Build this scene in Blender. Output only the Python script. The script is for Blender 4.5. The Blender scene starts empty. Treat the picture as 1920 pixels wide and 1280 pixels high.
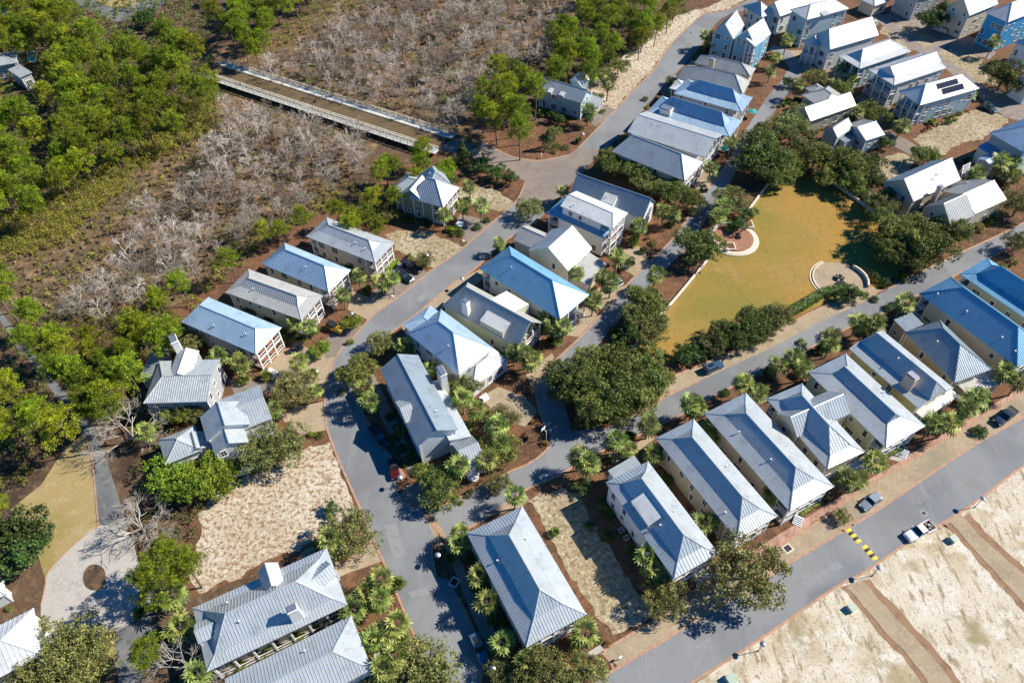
import bpy, bmesh, math, random
import numpy as np
from mathutils import Vector, Matrix
from mathutils.geometry import tessellate_polygon
S = bpy.context.scene
COL = S.collection
# ------------------------------------------------------------ camera, sky, sun, exposure
CH = 120.0                                   # flying height of the drone in metres
FPX, PITCH, ROLL = 1364.5, math.radians(48.87), math.radians(-1.265)
cd = bpy.data.cameras.new('camera'); cam = bpy.data.objects.new('camera', cd); COL.objects.link(cam)
cd.sensor_width = 36; cd.lens = FPX / 1920 * 36; cd.clip_start = 1; cd.clip_end = 3000
cam.location = (0, 0, CH)
cam.rotation_mode = 'QUATERNION'
cam.rotation_quaternion = (Matrix.Rotation(math.pi/2 - PITCH, 4, 'X') @ Matrix.Rotation(ROLL, 4, 'Z')).to_quaternion()
S.camera = cam
SUN_EL, SUN_AZ = math.radians(40), math.radians(10.5)     # azimuth measured from +x towards +y
w = bpy.data.worlds.new('World'); S.world = w; w.use_nodes = True
sky = w.node_tree.nodes.new('ShaderNodeTexSky'); sky.sky_type = 'NISHITA'; sky.sun_disc = False
sky.sun_elevation = SUN_EL; sky.sun_rotation = math.pi/2 - SUN_AZ; sky.air_density = 0.9; sky.dust_density = 0.1; sky.ozone_density = 8.0
bg = w.node_tree.nodes['Background']; bg.inputs['Strength'].default_value = 0.085
sh = w.node_tree.nodes.new('ShaderNodeHueSaturation'); sh.inputs['Saturation'].default_value = 1.3
w.node_tree.links.new(sky.outputs[0], sh.inputs['Color']); w.node_tree.links.new(sh.outputs[0], bg.inputs[0])
sd = bpy.data.lights.new('sun', 'SUN'); sun = bpy.data.objects.new('sun', sd); COL.objects.link(sun)
sd.energy = 5.0; sd.angle = math.radians(0.5); sd.color = (1.0, 0.93, 0.82)
sv = Vector((math.cos(SUN_EL)*math.cos(SUN_AZ), math.cos(SUN_EL)*math.sin(SUN_AZ), math.sin(SUN_EL)))
sun.rotation_euler = sv.to_track_quat('Z', 'Y').to_euler(); sun.location = (150, 100, 200)
S.view_settings.view_transform = 'Standard'; S.view_settings.look = 'None'
S.view_settings.exposure = 0.62; S.view_settings.gamma = 1.0
S.cycles.max_bounces = 6; S.cycles.diffuse_bounces = 2; S.cycles.transparent_max_bounces = 6

# ------------------------------------------------------------ survey: where a sighted point of the photo stands in the world
def gdir(x, y):
    X, Y = x - 960, -(y - 640)
    c, s = math.cos(ROLL), math.sin(ROLL)
    X, Y = c*X - s*Y, s*X + c*Y
    a = math.pi/2 - PITCH
    dx, dy, dz = X, Y*math.cos(a) + FPX*math.sin(a), Y*math.sin(a) - FPX*math.cos(a)
    return np.array([dx/-dz, dy/-dz])
def W(p, z=0.0):
    g = gdir(*p)*(CH - z)
    return Vector((g[0], g[1], z))
def topx(P):
    a = math.pi/2 - PITCH
    x, y, z = P[0], P[1]*math.cos(a) + (P[2]-CH)*math.sin(a), -P[1]*math.sin(a) + (P[2]-CH)*math.cos(a)
    X, Y = x/-z*FPX, y/-z*FPX
    c, s = math.cos(ROLL), math.sin(ROLL)
    return 960 + c*X + s*Y, 640 - (-s*X + c*Y)
rnd = random.Random(7)

# ------------------------------------------------------------ materials
def new_mat(name):
    m = bpy.data.materials.new(name); m.use_nodes = True
    nt = m.node_tree; b = nt.nodes['Principled BSDF']
    return m, nt, b
def node(nt, t, **kw):
    n = nt.nodes.new(t)
    for k, v in kw.items():
        if k in n.inputs.keys(): n.inputs[k].default_value = v
        else: setattr(n, k, v)
    return n
def mix(nt, a, b, fac):
    n = nt.nodes.new('ShaderNodeMix'); n.data_type = 'RGBA'
    for sock, v in ((n.inputs[6], a), (n.inputs[7], b), (n.inputs[0], fac)):
        if isinstance(v, (tuple, list)): sock.default_value = (*v[:3], 1)
        elif isinstance(v, (int, float)): sock.default_value = v
        else: nt.links.new(v, sock)
    return n.outputs[2]
def rampf(nt, src, lo, hi):
    n = nt.nodes.new('ShaderNodeMapRange'); n.inputs[1].default_value = lo; n.inputs[2].default_value = hi
    n.clamp = True; nt.links.new(src, n.inputs[0]); return n.outputs[0]
def noise(nt, scale, detail=4, rough=0.6, stretch=None, rot=0, dist=0.0):
    tc = nt.nodes.new('ShaderNodeTexCoord'); mp = nt.nodes.new('ShaderNodeMapping')
    nt.links.new(tc.outputs['Object'], mp.inputs[0])
    if stretch: mp.inputs['Scale'].default_value = stretch
    mp.inputs['Rotation'].default_value = (0, 0, rot)
    n = nt.nodes.new('ShaderNodeTexNoise'); n.inputs['Scale'].default_value = scale
    n.inputs['Detail'].default_value = detail; n.inputs['Roughness'].default_value = rough; n.inputs['Distortion'].default_value = dist
    nt.links.new(mp.outputs[0], n.inputs[0]); return n.outputs[0]
def plain(name, col, rough=0.6, metal=0.0, var=0.0, scale=1.5, spec=None, coat=0.0):
    m, nt, b = new_mat(name)
    b.inputs['Roughness'].default_value = rough; b.inputs['Metallic'].default_value = metal
    if coat: b.inputs['Coat Weight'].default_value = coat
    if spec is not None: b.inputs['Specular IOR Level'].default_value = spec
    if var:
        c = mix(nt, tuple(x*(1-var) for x in col), tuple(min(1, x*(1+var)) for x in col), rampf(nt, noise(nt, scale), .3, .7))
        nt.links.new(c, b.inputs['Base Color'])
    else: b.inputs['Base Color'].default_value = (*col, 1)
    return m
def ground_mat(name, base, layers, rough=0.95, bump=0.0, bscale=2.0):
    """layers: (colour, noise scale, lo, hi, detail, stretch, rot)"""
    m, nt, b = new_mat(name); b.inputs['Roughness'].default_value = rough; b.inputs['Specular IOR Level'].default_value = .2
    c = base
    for L in layers:
        col, sc, lo, hi = L[:4]; det = L[4] if len(L) > 4 else 4
        st = L[5] if len(L) > 5 else None; ro = L[6] if len(L) > 6 else 0
        c = mix(nt, c, col, rampf(nt, noise(nt, sc, det, .65, st, ro), lo, hi))
    nt.links.new(c, b.inputs['Base Color'])
    if bump:
        bp = nt.nodes.new('ShaderNodeBump'); bp.inputs['Strength'].default_value = 1; bp.inputs['Distance'].default_value = bump
        nt.links.new(noise(nt, bscale, 4, .7), bp.inputs['Height']); nt.links.new(bp.outputs[0], b.inputs['Normal'])
    return m
M = {}
M['litter'] = ground_mat('leaf_litter', (.12,.075,.045), [((.06,.04,.025), .09, .5, .62), ((.22,.155,.09), .5, .52, .72, 6), ((.04,.032,.02), 1.3, .55, .7, 6), ((.27,.20,.125), 2.5, .60, .75, 7)], bump=.15, bscale=1.5)
M['marsh'] = ground_mat('marsh_floor', (.17,.105,.055), [((.08,.065,.035), .06, .45, .65), ((.30,.20,.105), .35, .5, .66, 6), ((.045,.038,.025), .9, .50, .64, 7), ((.36,.28,.17), 2.2, .56, .70, 7), ((.13,.13,.04), .12, .56, .68)], bump=.3, bscale=1.0)
M['mulch'] = ground_mat('pine_straw_mulch', (.18,.088,.045), [((.105,.058,.034), .10, .44, .60), ((.235,.12,.06), .5, .5, .7, 6), ((.30,.195,.12), 1.7, .56, .70, 7), ((.06,.036,.024), 1.1, .55, .66, 7), ((.33,.25,.17), 4.0, .62, .72, 5)], bump=.15, bscale=2.5)
M['asphalt'] = ground_mat('asphalt', (.23,.237,.24), [((.185,.193,.20), .05, .45, .58, 3), ((.255,.258,.255), .25, .52, .72, 5, (1,.25,1), .5), ((.17,.176,.18), .8, .58, .72, 8), ((.25,.245,.235), 5, .60, .75, 5), ((.22,.21,.19), .11, .58, .70, 7), ((.175,.18,.185), .035, .58, .62, 2)], rough=.85)
M['old_asphalt'] = ground_mat('old_asphalt', (.17,.175,.175), [((.12,.125,.125), .15, .45, .6), ((.25,.23,.20), .8, .55, .72, 6)], rough=.9)
M['paver'] = ground_mat('grey_brown_paver', (.25,.205,.17), [((.20,.165,.14), .3, .45, .6), ((.30,.26,.22), 2.5, .5, .7, 6), ((.16,.13,.105), 4.5, .56, .66), ((.21,.18,.155), .07, .5, .6)], rough=.9)
M['tan'] = ground_mat('tan_shell_paving', (.37,.29,.19), [((.30,.235,.155), .25, .45, .65, 6), ((.44,.365,.265), 1.6, .5, .7, 6), ((.24,.18,.12), 5, .58, .72), ((.27,.23,.16), .09, .54, .66, 6)])
M['gravel'] = ground_mat('pale_gravel', (.42,.39,.345), [((.34,.31,.27), .3, .5, .65, 6), ((.52,.49,.45), 2.5, .5, .7, 6), ((.30,.26,.20), 4, .6, .72)])
M['brick'] = ground_mat('pink_brick_walk', (.46,.28,.205), [((.30,.165,.11), .4, .45, .6), ((.42,.28,.205), 2.5, .5, .7, 6)])
M['walk'] = ground_mat('grey_brown_walk', (.27,.225,.19), [((.20,.165,.14), .6, .45, .6), ((.33,.29,.25), 3, .5, .7)])
M['kerb'] = plain('orange_brick_kerb', (.40,.235,.15), .85, var=.22, scale=1.2)
M['joint'] = plain('dark_paving_joint', (.24,.14,.10), .9)
M['sand'] = ground_mat('pale_sand', (.58,.51,.39), [((.43,.335,.205), .08, .46, .62, 3), ((.66,.61,.52), .26, .48, .62, 5), ((.30,.24,.145), .8, .53, .63, 9, (1,.3,1), .95), ((.20,.165,.095), 2.4, .56, .66, 8), ((.30,.26,.145), .16, .55, .68, 8), ((.24,.20,.115), .5, .61, .68, 8)], bump=.10, bscale=3)
M['sandred'] = ground_mat('sand_with_straw', (.47,.39,.27), [((.60,.54,.42), .05, .46, .60, 3), ((.62,.56,.44), .9, .50, .60, 8), ((.27,.17,.10), 1.3, .49, .59, 9), ((.19,.12,.07), 2.8, .54, .65, 8), ((.27,.15,.085), .06, .54, .64, 5)], bump=.10, bscale=3)
M['straw'] = ground_mat('dry_grass_lot', (.34,.27,.16), [((.46,.39,.265), .12, .45, .62), ((.55,.50,.39), 1.2, .53, .63, 8), ((.20,.15,.08), 1.1, .50, .60, 9), ((.22,.20,.09), .4, .56, .68, 7), ((.14,.105,.06), 3.2, .55, .65, 7)], bump=.12, bscale=2)
M['lawn'] = ground_mat('golden_dormant_lawn', (.365,.215,.05), [((.225,.19,.038), .028, .44, .60, 5), ((.35,.225,.075), .10, .5, .68, 6), ((.25,.16,.04), .9, .5, .70, 8), ((.19,.14,.035), 4.0, .52, .70, 6), ((.36,.25,.10), 2.2, .58, .72, 7), ((.16,.12,.045), .45, .66, .72, 5)], bump=.06, bscale=4)
M['lawn2'] = ground_mat('pale_dormant_lawn', (.35,.265,.12), [((.27,.22,.08), .08, .47, .62), ((.41,.33,.18), .4, .5, .7, 6), ((.27,.19,.075), 2.5, .52, .68, 7)], bump=.05, bscale=4)
M['deckwood'] = ground_mat('weathered_bridge_boards', (.135,.095,.05), [((.10,.07,.04), .4, .45, .6), ((.18,.13,.075), 1.6, .5, .7, 4, (.2,3,1), -.37)])
M['cream'] = plain('cream_painted_timber', (.66,.60,.48), .7, var=.12)
M['greywood'] = plain('grey_walkway_boards', (.45,.49,.47), .8, var=.2, scale=.6)
M['redwood'] = plain('red_brown_decking', (.30,.14,.08), .7, var=.25, scale=1.5)
M['stone'] = plain('pale_stone', (.66,.58,.45), .8, var=.12)
M['water'] = plain('pool_water', (.02,.22,.42), .08)
M['white'] = plain('white_paint', (.80,.80,.77), .5, var=.04)
M['trim'] = plain('white_trim', (.78,.78,.75), .5)
M['glass'] = plain('dark_window_glass', (.018,.022,.026), .08, spec=.8)
M['door'] = plain('brown_door', (.12,.06,.035), .4)
M['black'] = plain('black_rubber', (.015,.015,.016), .7)
M['darkmetal'] = plain('dark_metal', (.03,.03,.035), .45, metal=.4)
M['steel'] = plain('steel', (.55,.56,.57), .35, metal=.8)
M['yellow'] = plain('yellow_marking', (.85,.56,.02), .6)
M['panel'] = plain('solar_cells', (.012,.018,.04), .10, spec=.2)
M['green_box'] = plain('pale_green_box', (.34,.42,.33), .6)
M['chim'] = plain('white_stucco', (.72,.70,.66), .8, var=.05)
M['chimtan'] = plain('tan_stucco', (.42,.35,.29), .8, var=.06)
M['umbrella'] = plain('teal_canvas', (.02,.30,.28), .8)
M['trunk'] = plain('pine_bark', (.17,.12,.09), .95, var=.3, scale=3)
M['ptrunk'] = plain('palm_bark', (.24,.19,.14), .95, var=.3, scale=4)
M['otrunk'] = plain('oak_bark', (.13,.105,.085), .95, var=.3, scale=3)
def bark_mat():
    m, nt, b = new_mat('grey_lichened_bark'); b.inputs['Roughness'].default_value = .95
    tc = nt.nodes.new('ShaderNodeTexCoord'); sx = nt.nodes.new('ShaderNodeSeparateXYZ'); nt.links.new(tc.outputs['Object'], sx.inputs[0])
    c = mix(nt, (.15,.12,.095), (.66,.58,.49), rampf(nt, sx.outputs[2], 3.0, 7.5)); oi = nt.nodes.new('ShaderNodeObjectInfo')
    c = mix(nt, c, (.30,.25,.20), rampf(nt, oi.outputs['Random'], .3, 1.3)); nt.links.new(c, b.inputs['Base Color']); return m
M['bare'] = bark_mat()
M['barelow'] = plain('pale_grey_bark', (.42,.385,.33), .95, var=.3, scale=.5)
M['baredark'] = plain('brown_grey_bark', (.25,.205,.165), .95, var=.3, scale=.5)
def metal_roof(name, col, rough, metal):
    m, nt, b = new_mat(name)
    b.inputs['Metallic'].default_value = metal; b.inputs['Roughness'].default_value = rough
    c = mix(nt, tuple(x*.90 for x in col), tuple(min(1, x*1.06) for x in col), rampf(nt, noise(nt, .35, 5), .3, .7))
    c = mix(nt, c, tuple(x*.66 for x in col), rampf(nt, noise(nt, .5, 8, .75, (1,1,.2)), .52, .72))
    nt.links.new(c, b.inputs['Base Color']); return m
ROOF = {
 'galv': metal_roof('galvanised_roof_metal', (.49,.53,.54), .38, .32),
 'white': metal_roof('pale_roof_metal', (.62,.63,.62), .45, .12),
 'blue': metal_roof('blue_grey_roof_metal', (.40,.54,.66), .40, .30),
 'vivid': metal_roof('blue_tinted_roof_metal', (.20,.42,.58), .42, .2),
 'dark': metal_roof('weathered_roof_metal', (.31,.37,.41), .42, .30),
 'grey': metal_roof('dull_grey_roof_metal', (.46,.465,.44), .45, .2),
}
def siding(name, col):
    m, nt, b = new_mat(name); b.inputs['Roughness'].default_value = .7
    c = mix(nt, tuple(x*.93 for x in col), tuple(min(1, x*1.05) for x in col), rampf(nt, noise(nt, .6, 5), .3, .7))
    nt.links.new(c, b.inputs['Base Color'])
    tc = nt.nodes.new('ShaderNodeTexCoord'); wv = nt.nodes.new('ShaderNodeTexWave'); wv.bands_direction = 'Z'; wv.wave_profile = 'SAW'
    wv.inputs['Scale'].default_value = 1.6; nt.links.new(tc.outputs['Object'], wv.inputs[0])
    bp = nt.nodes.new('ShaderNodeBump'); bp.inputs['Distance'].default_value = .03; bp.inputs['Strength'].default_value = .8
    nt.links.new(wv.outputs[1], bp.inputs['Height']); nt.links.new(bp.outputs[0], b.inputs['Normal']); return m
_sid = {}
def sid(col):
    if col not in _sid: _sid[col] = siding('painted_siding', col)
    return _sid[col]
def leaf_mat(name, a, b2, trans=.25):
    m, nt, b = new_mat(name); out = nt.nodes['Material Output']
    geo = nt.nodes.new('ShaderNodeNewGeometry'); oi = nt.nodes.new('ShaderNodeObjectInfo')
    c = mix(nt, a, b2, geo.outputs['Random Per Island'])
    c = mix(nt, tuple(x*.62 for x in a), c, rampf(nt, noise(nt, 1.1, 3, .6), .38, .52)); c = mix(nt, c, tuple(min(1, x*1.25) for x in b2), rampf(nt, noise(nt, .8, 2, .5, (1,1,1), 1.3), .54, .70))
    hsv = nt.nodes.new('ShaderNodeHueSaturation'); nt.links.new(c, hsv.inputs['Color'])
    mr = nt.nodes.new('ShaderNodeMapRange'); mr.inputs[3].default_value = .68; mr.inputs[4].default_value = 1.35
    nt.links.new(oi.outputs['Random'], mr.inputs[0]); nt.links.new(mr.outputs[0], hsv.inputs['Value'])
    mh = nt.nodes.new('ShaderNodeMapRange'); mh.inputs[3].default_value = .478; mh.inputs[4].default_value = .518
    mu = nt.nodes.new('ShaderNodeMath'); mu.operation = 'FRACT'; mm = nt.nodes.new('ShaderNodeMath'); mm.operation = 'MULTIPLY'; mm.inputs[1].default_value = 7.3
    nt.links.new(oi.outputs['Random'], mm.inputs[0]); nt.links.new(mm.outputs[0], mu.inputs[0]); nt.links.new(mu.outputs[0], mh.inputs[0]); nt.links.new(mh.outputs[0], hsv.inputs['Hue'])
    nt.links.new(hsv.outputs[0], b.inputs['Base Color']); b.inputs['Roughness'].default_value = .55; b.inputs['Specular IOR Level'].default_value = .35
    tr = nt.nodes.new('ShaderNodeBsdfTranslucent'); nt.links.new(hsv.outputs[0], tr.inputs[0])
    mx = nt.nodes.new('ShaderNodeMixShader'); mx.inputs[0].default_value = trans
    nt.links.new(b.outputs[0], mx.inputs[1]); nt.links.new(tr.outputs[0], mx.inputs[2]); nt.links.new(mx.outputs[0], out.inputs[0]); return m
LEAF = {
 'pine': leaf_mat('pine_needles', (.13,.20,.012), (.38,.44,.02), .35),
 'oak': leaf_mat('live_oak_leaves', (.085,.12,.025), (.28,.315,.07), .28),
 'olive': leaf_mat('olive_leaves', (.13,.145,.035), (.36,.36,.115), .28),
 'dark': leaf_mat('dark_glossy_leaves', (.05,.10,.02), (.14,.23,.05), .25),
 'palm': leaf_mat('palm_fronds', (.08,.14,.02), (.40,.44,.12), .25),
 'bright': leaf_mat('bright_shrub_leaves', (.13,.20,.015), (.28,.36,.03), .25),
 'thicket': leaf_mat('thicket_leaves', (.16,.18,.03), (.40,.38,.06), .3),
 'dry': leaf_mat('dry_brush', (.16,.11,.06), (.44,.32,.19), .2),
 'rust': leaf_mat('rusty_leaves', (.20,.10,.03), (.40,.24,.08), .2),
}
# ------------------------------------------------------------ object helpers
def tag(o, label=None, cat=None, group=None, kind=None):
    if label: o['label'] = label
    if cat: o['category'] = cat
    if group: o['group'] = group
    if kind: o['kind'] = kind
    return o
def empty(name, loc, rz=0, label=None, cat=None, group=None):
    o = bpy.data.objects.new(name, None); COL.objects.link(o); o.location = loc; o.rotation_euler = (0, 0, rz)
    o.empty_display_size = .5
    return tag(o, label, cat, group)
class MB:
    """collects polygons; build() links them as one mesh object"""
    def __init__(s): s.v = []; s.f = []; s.m = []; s.mats = []
    def mi(s, mat):
        if mat not in s.mats: s.mats.append(mat)
        return s.mats.index(mat)
    def poly(s, pts, mat):
        n = len(s.v); s.v += [tuple(p) for p in pts]; s.f.append(tuple(range(n, n+len(pts)))); s.m.append(s.mi(mat))
    def box(s, x0, x1, y0, y1, z0, z1, mat, F=None):
        P = [(x0,y0,z0),(x1,y0,z0),(x1,y1,z0),(x0,y1,z0),(x0,y0,z1),(x1,y0,z1),(x1,y1,z1),(x0,y1,z1)]
        if F: P = [F(*p) for p in P]
        for q in ((0,3,2,1),(4,5,6,7),(0,1,5,4),(1,2,6,5),(2,3,7,6),(3,0,4,7)): s.poly([P[i] for i in q], mat)
    def bar(s, a, b, r, mat, n=4, r2=None, up=None):
        a, b = Vector(a), Vector(b); d = (b-a)
        if d.length < 1e-6: return
        d.normalize(); u = d.orthogonal().normalized(); w_ = d.cross(u)
        if up is not None:
            u = Vector(up).cross(d).normalized(); w_ = d.cross(u)
        r2 = r if r2 is None else r2
        ra = [a + (u*math.cos(t)+w_*math.sin(t))*r for t in [2*math.pi*(i+.5)/n for i in range(n)]]
        rb = [b + (u*math.cos(t)+w_*math.sin(t))*r2 for t in [2*math.pi*(i+.5)/n for i in range(n)]]
        for i in range(n): s.poly([ra[i], ra[(i+1)%n], rb[(i+1)%n], rb[i]], mat)
        s.poly(list(reversed(ra)), mat); s.poly(rb, mat)
    def slab(s, pts, th, mat, mat2=None):
        pts = [Vector(p) for p in pts]; lo = [p - Vector((0,0,th)) for p in pts]
        s.poly(pts, mat); s.poly(list(reversed(lo)), mat2 or mat)
        for i in range(len(pts)): j = (i+1) % len(pts); s.poly([lo[i], lo[j], pts[j], pts[i]], mat2 or mat)
    def prism(s, ring, z0, z1, mat):
        a = [(p[0], p[1], z0) for p in ring]; b = [(p[0], p[1], z1) for p in ring]
        s.poly(list(reversed(a)), mat); s.poly(b, mat)
        for i in range(len(ring)): j = (i+1) % len(ring); s.poly([a[i], a[j], b[j], b[i]], mat)
    def build(s, name, parent=None, **kw):
        me = bpy.data.meshes.new(name); me.from_pydata(s.v, [], s.f)
        for m in s.mats: me.materials.append(m)
        me.polygons.foreach_set('material_index', s.m); me.update()
        o = bpy.data.objects.new(name, me); COL.objects.link(o)
        if parent: o.parent = parent
        return tag(o, **kw)
def np_mesh(name, V, F, mat):
    me = bpy.data.meshes.new(name); n = F.shape[1]
    me.vertices.add(len(V)); me.vertices.foreach_set('co', V.astype(np.float32).ravel())
    me.loops.add(F.size); me.loops.foreach_set('vertex_index', F.astype(np.int32).ravel())
    me.polygons.add(len(F)); me.polygons.foreach_set('loop_start', np.arange(0, F.size, n, dtype=np.int32))
    me.polygons.foreach_set('loop_total', np.full(len(F), n, dtype=np.int32))
    me.materials.append(mat); me.update(calc_edges=True); return me
def cr(pts, k=6, closed=False):
    """Catmull-Rom through the points"""
    P = [Vector(p) for p in pts]; out = []; n = len(P)
    rng = range(n if closed else n-1)
    for i in rng:
        g = (lambda j: P[j % n]) if closed else (lambda j: P[min(max(j, 0), n-1)])
        a, b, c, d = g(i-1), g(i), g(i+1), g(i+2)
        for t in range(k):
            t = t/k
            out.append(.5*((2*b) + (c-a)*t + (2*a-5*b+4*c-d)*t*t + (3*b-a-3*c+d)*t**3))
    if not closed: out.append(P[-1])
    return out
ZL = [0.0]
def sheet(name, pts, mat, z, smooth=None, jitter=0, **kw):
    """flat ground sheet from surveyed points"""
    P = [Vector((*W(p)[:2], 0)) for p in pts]
    if smooth == 'closed': P = cr(P, 5, True)
    elif smooth == 'open': P = cr(P, 5)
    if jitter:
        r = random.Random(len(pts)*31+int(pts[0][0]))
        Q = []
        for i in range(len(P)):
            a, b = P[i], P[(i+1) % len(P)]; k = max(1, int((b-a).length/1.2))
            for t in range(k): q = a.lerp(b, t/k); Q.append(q + Vector((r.uniform(-1,1), r.uniform(-1,1), 0))*jitter)
        P = Q
    tris = tessellate_polygon([P])
    me = bpy.data.meshes.new(name)
    me.from_pydata([(p.x, p.y, z) for p in P], [], [tuple(reversed(t)) if (P[t[1]]-P[t[0]]).cross(P[t[2]]-P[t[0]]).z < 0 else tuple(t) for t in tris])
    me.materials.append(mat); me.update()
    o = bpy.data.objects.new(name, me); COL.objects.link(o); kw.setdefault('kind', 'structure'); return tag(o, **kw)
def ribbon(mb, P, wd, z0, z1, mat):
    n = len(P); L = []; R = []
    for i in range(n):
        t = (P[min(i+1, n-1)] - P[max(i-1, 0)]); t.z = 0
        if t.length < 1e-6: t = Vector((1,0,0))
        t.normalize(); nn = Vector((-t.y, t.x, 0))*wd/2
        L.append(P[i]+nn); R.append(P[i]-nn)
    v = lambda p, z: (p.x, p.y, z)
    for i in range(n-1):
        mb.poly([v(R[i],z1), v(R[i+1],z1), v(L[i+1],z1), v(L[i],z1)], mat)
        mb.poly([v(R[i],z0), v(R[i+1],z0), v(R[i+1],z1), v(R[i],z1)], mat)
        mb.poly([v(L[i],z1), v(L[i+1],z1), v(L[i+1],z0), v(L[i],z0)], mat)
    mb.poly([v(R[0],z0), v(R[0],z1), v(L[0],z1), v(L[0],z0)], mat); mb.poly([v(R[-1],z0), v(L[-1],z0), v(L[-1],z1), v(R[-1],z1)], mat)
def gp(pts): return [Vector((*W(p)[:2], 0)) for p in pts]
# ------------------------------------------------------------ the ground: one sheet, then thin sheets above it
me = bpy.data.meshes.new('ground'); me.from_pydata([(-900,-300,0),(900,-300,0),(900,1500,0),(-900,1500,0)], [], [(0,1,2,3)])
me.materials.append(M['litter']); o = bpy.data.objects.new('ground', me); COL.objects.link(o); tag(o, kind='structure')
sheet('marsh_floor', [(-260,430),(0,430),(100,400),(230,330),(330,270),(395,205),(385,110),(500,60),(600,20),(760,-40),(1130,-40),(1050,60),(1030,100),(1000,130),(905,140),(880,252),(838,262),(730,262),(640,350),(570,410),(450,500),(330,570),(180,625),(50,600),(-60,560)], M['marsh'], .006, 'closed')
Z1, Z2, Z3, Z4, Z5 = .012, .018, .024, .066, .074
ZD = [.0285]
def zd():
    ZD[0] += .001; return ZD[0]
# mulch beds of the built-up side
sheet('mulch_ground', [(880,262),(960,220),(1010,240),(1060,190),(1130,150),(1260,20),(1400,-60),(2300,-60),(2300,760),(1150,1270),(1120,1330),(690,1330),(640,1030),(440,1090),(330,1130),(290,1110),(370,960),(370,900),(500,800),(280,700),(300,600),(480,470),(600,400),(720,400),(700,330),(840,280)], M['mulch'], Z1)
# sandy and grassy lots
sheet('sand_lot', [(395,935),(440,900),(500,880),(560,845),(620,828),(648,905),(662,945),(672,990),(640,985),(600,1000),(560,1030),(500,1048),(450,1082),(400,1095),(370,1115),(355,1080),(375,1010),(372,960)], M['sandred'], Z2, None, .5)
sheet('narrow_sand_lot', [(990,935),(1010,925),(1055,915),(1090,925),(1105,965),(1130,1010),(1165,1060),(1190,1110),(1205,1120),(1245,1122),(1225,1150),(1180,1180),(1150,1190),(1120,1150),(1095,1120),(1060,1060),(1020,990)], M['straw'], Z2, None, .5)
sheet('dry_lot', [(722,440),(745,432),(800,432),(850,455),(878,468),(860,485),(835,505),(800,500),(775,480),(740,468)], M['straw'], Z2, None, .4)
sheet('dry_lot', [(858,372),(862,352),(885,345),(930,358),(965,378),(955,396),(905,392)], M['straw'], Z2, None, .4)
sheet('sand_bank', [(1095,178),(1115,140),(1160,110),(1205,80),(1235,50),(1270,30),(1330,12),(1400,-20),(1400,0),(1366,16),(1322,26),(1293,47),(1257,84),(1220,134),(1183,172),(1140,215),(1118,202),(1100,195)], M['sandred'], Z2, None, .6)
sheet('dry_lot', [(1648,62),(1662,45),(1700,44),(1735,62),(1765,72),(1768,84),(1720,95),(1700,92),(1672,72)], M['straw'], Z2, None, .5)
sheet('dry_lot', [(1742,105),(1775,92),(1810,90),(1850,118),(1870,140),(1868,160),(1835,155),(1800,132)], M['straw'], Z2, None, .5)
sheet('dry_lot', [(1712,262),(1745,240),(1780,222),(1830,205),(1880,216),(1893,230),(1865,245),(1838,262),(1800,268),(1768,292),(1740,288)], M['straw'], Z2, None, .5)
sheet('dry_lot', [(1625,320),(1650,300),(1690,285),(1722,300),(1700,322),(1680,335),(1640,345)], M['straw'], Z2, None, .5)
sheet('sand_field', [(1290,1290),(1441,1188),(1566,1102),(1620,1075),(1703,1018),(1800,962),(1863,916),(1925,872),(2400,600),(2600,1500),(1290,1500)], M['sand'], Z2)
sheet('park_lawn', [(1180,664),(1200,638),(1272,560),(1345,470),(1394,405),(1437,348),(1460,334),(1500,328),(1538,328),(1600,372),(1660,415),(1730,470),(1650,540),(1590,552),(1540,572),(1480,600),(1420,640),(1300,668),(1225,690)], M['lawn'], Z2)
sheet('small_lawn', [(20,955),(50,930),(78,908),(105,865),(130,835),(156,812),(172,870),(181,930),(185,982),(140,1020),(110,1048),(92,1072),(84,1082),(72,1042),(60,1000)], M['lawn2'], Z2)
sheet('lawn_strip', [(193,1240),(215,1185),(218,1215),(220,1250),(205,1262)], M['lawn2'], Z2)
sheet('small_lawn', [(176,0),(190,-25),(290,-25),(262,8),(240,14),(205,13)], M['lawn2'], Z2)
# roads
main_l = [(1420,-8),(1368,18),(1322,27),(1295,47),(1257,85),(1222,135),(1185,172),(1160,200),(1135,225),(1110,252),(1085,277),(1067,290),(1030,300),(985,342),(972,372),(955,390),(925,416),(880,455),(855,475),(802,512),(762,545),(740,562),(705,587),(680,612),(657,640),(642,652),(630,670),(620,695),(612,722),(609,752),(611,790),(617,815),(630,850),(645,885),(666,932),(685,975),(697,1005),(720,1055),(745,1115),(767,1167),(790,1225),(830,1320)]
main_r = [(1420,15),(1370,26),(1350,37),(1330,60),(1317,82),(1285,120),(1255,150),(1222,187),(1200,215),(1175,245),(1147,270),(1120,290),(1092,325),(1058,358),(1030,392),(1005,418),(962,442),(937,460),(890,505),(852,530),(807,567),(780,590),(752,610),(715,640),(685,672),(670,700),(667,730),(676,760),(690,790),(720,840),(752,882),(757,896),(745,905),(743,918),(752,937),(770,950),(795,956),(833,1018),(815,1015),(810,1028),(810,1042),(817,1080),(842,1087),(860,1120),(885,1175),(920,1247),(905,1256),(895,1330)]
lane_asph = sheet('main_road', [tuple(p) for p in main_l] + list(reversed(main_r)), M['asphalt'], Z4)
sheet('brick_plaza', [(835,257),(870,262),(905,266),(960,294),(1010,301),(1067,290),(1085,277),(1135,282),(1120,292),(1092,325),(1058,358),(1030,388),(970,385),(975,362),(985,342),(950,320),(890,300),(816,278)], M['paver'], Z5)
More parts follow.
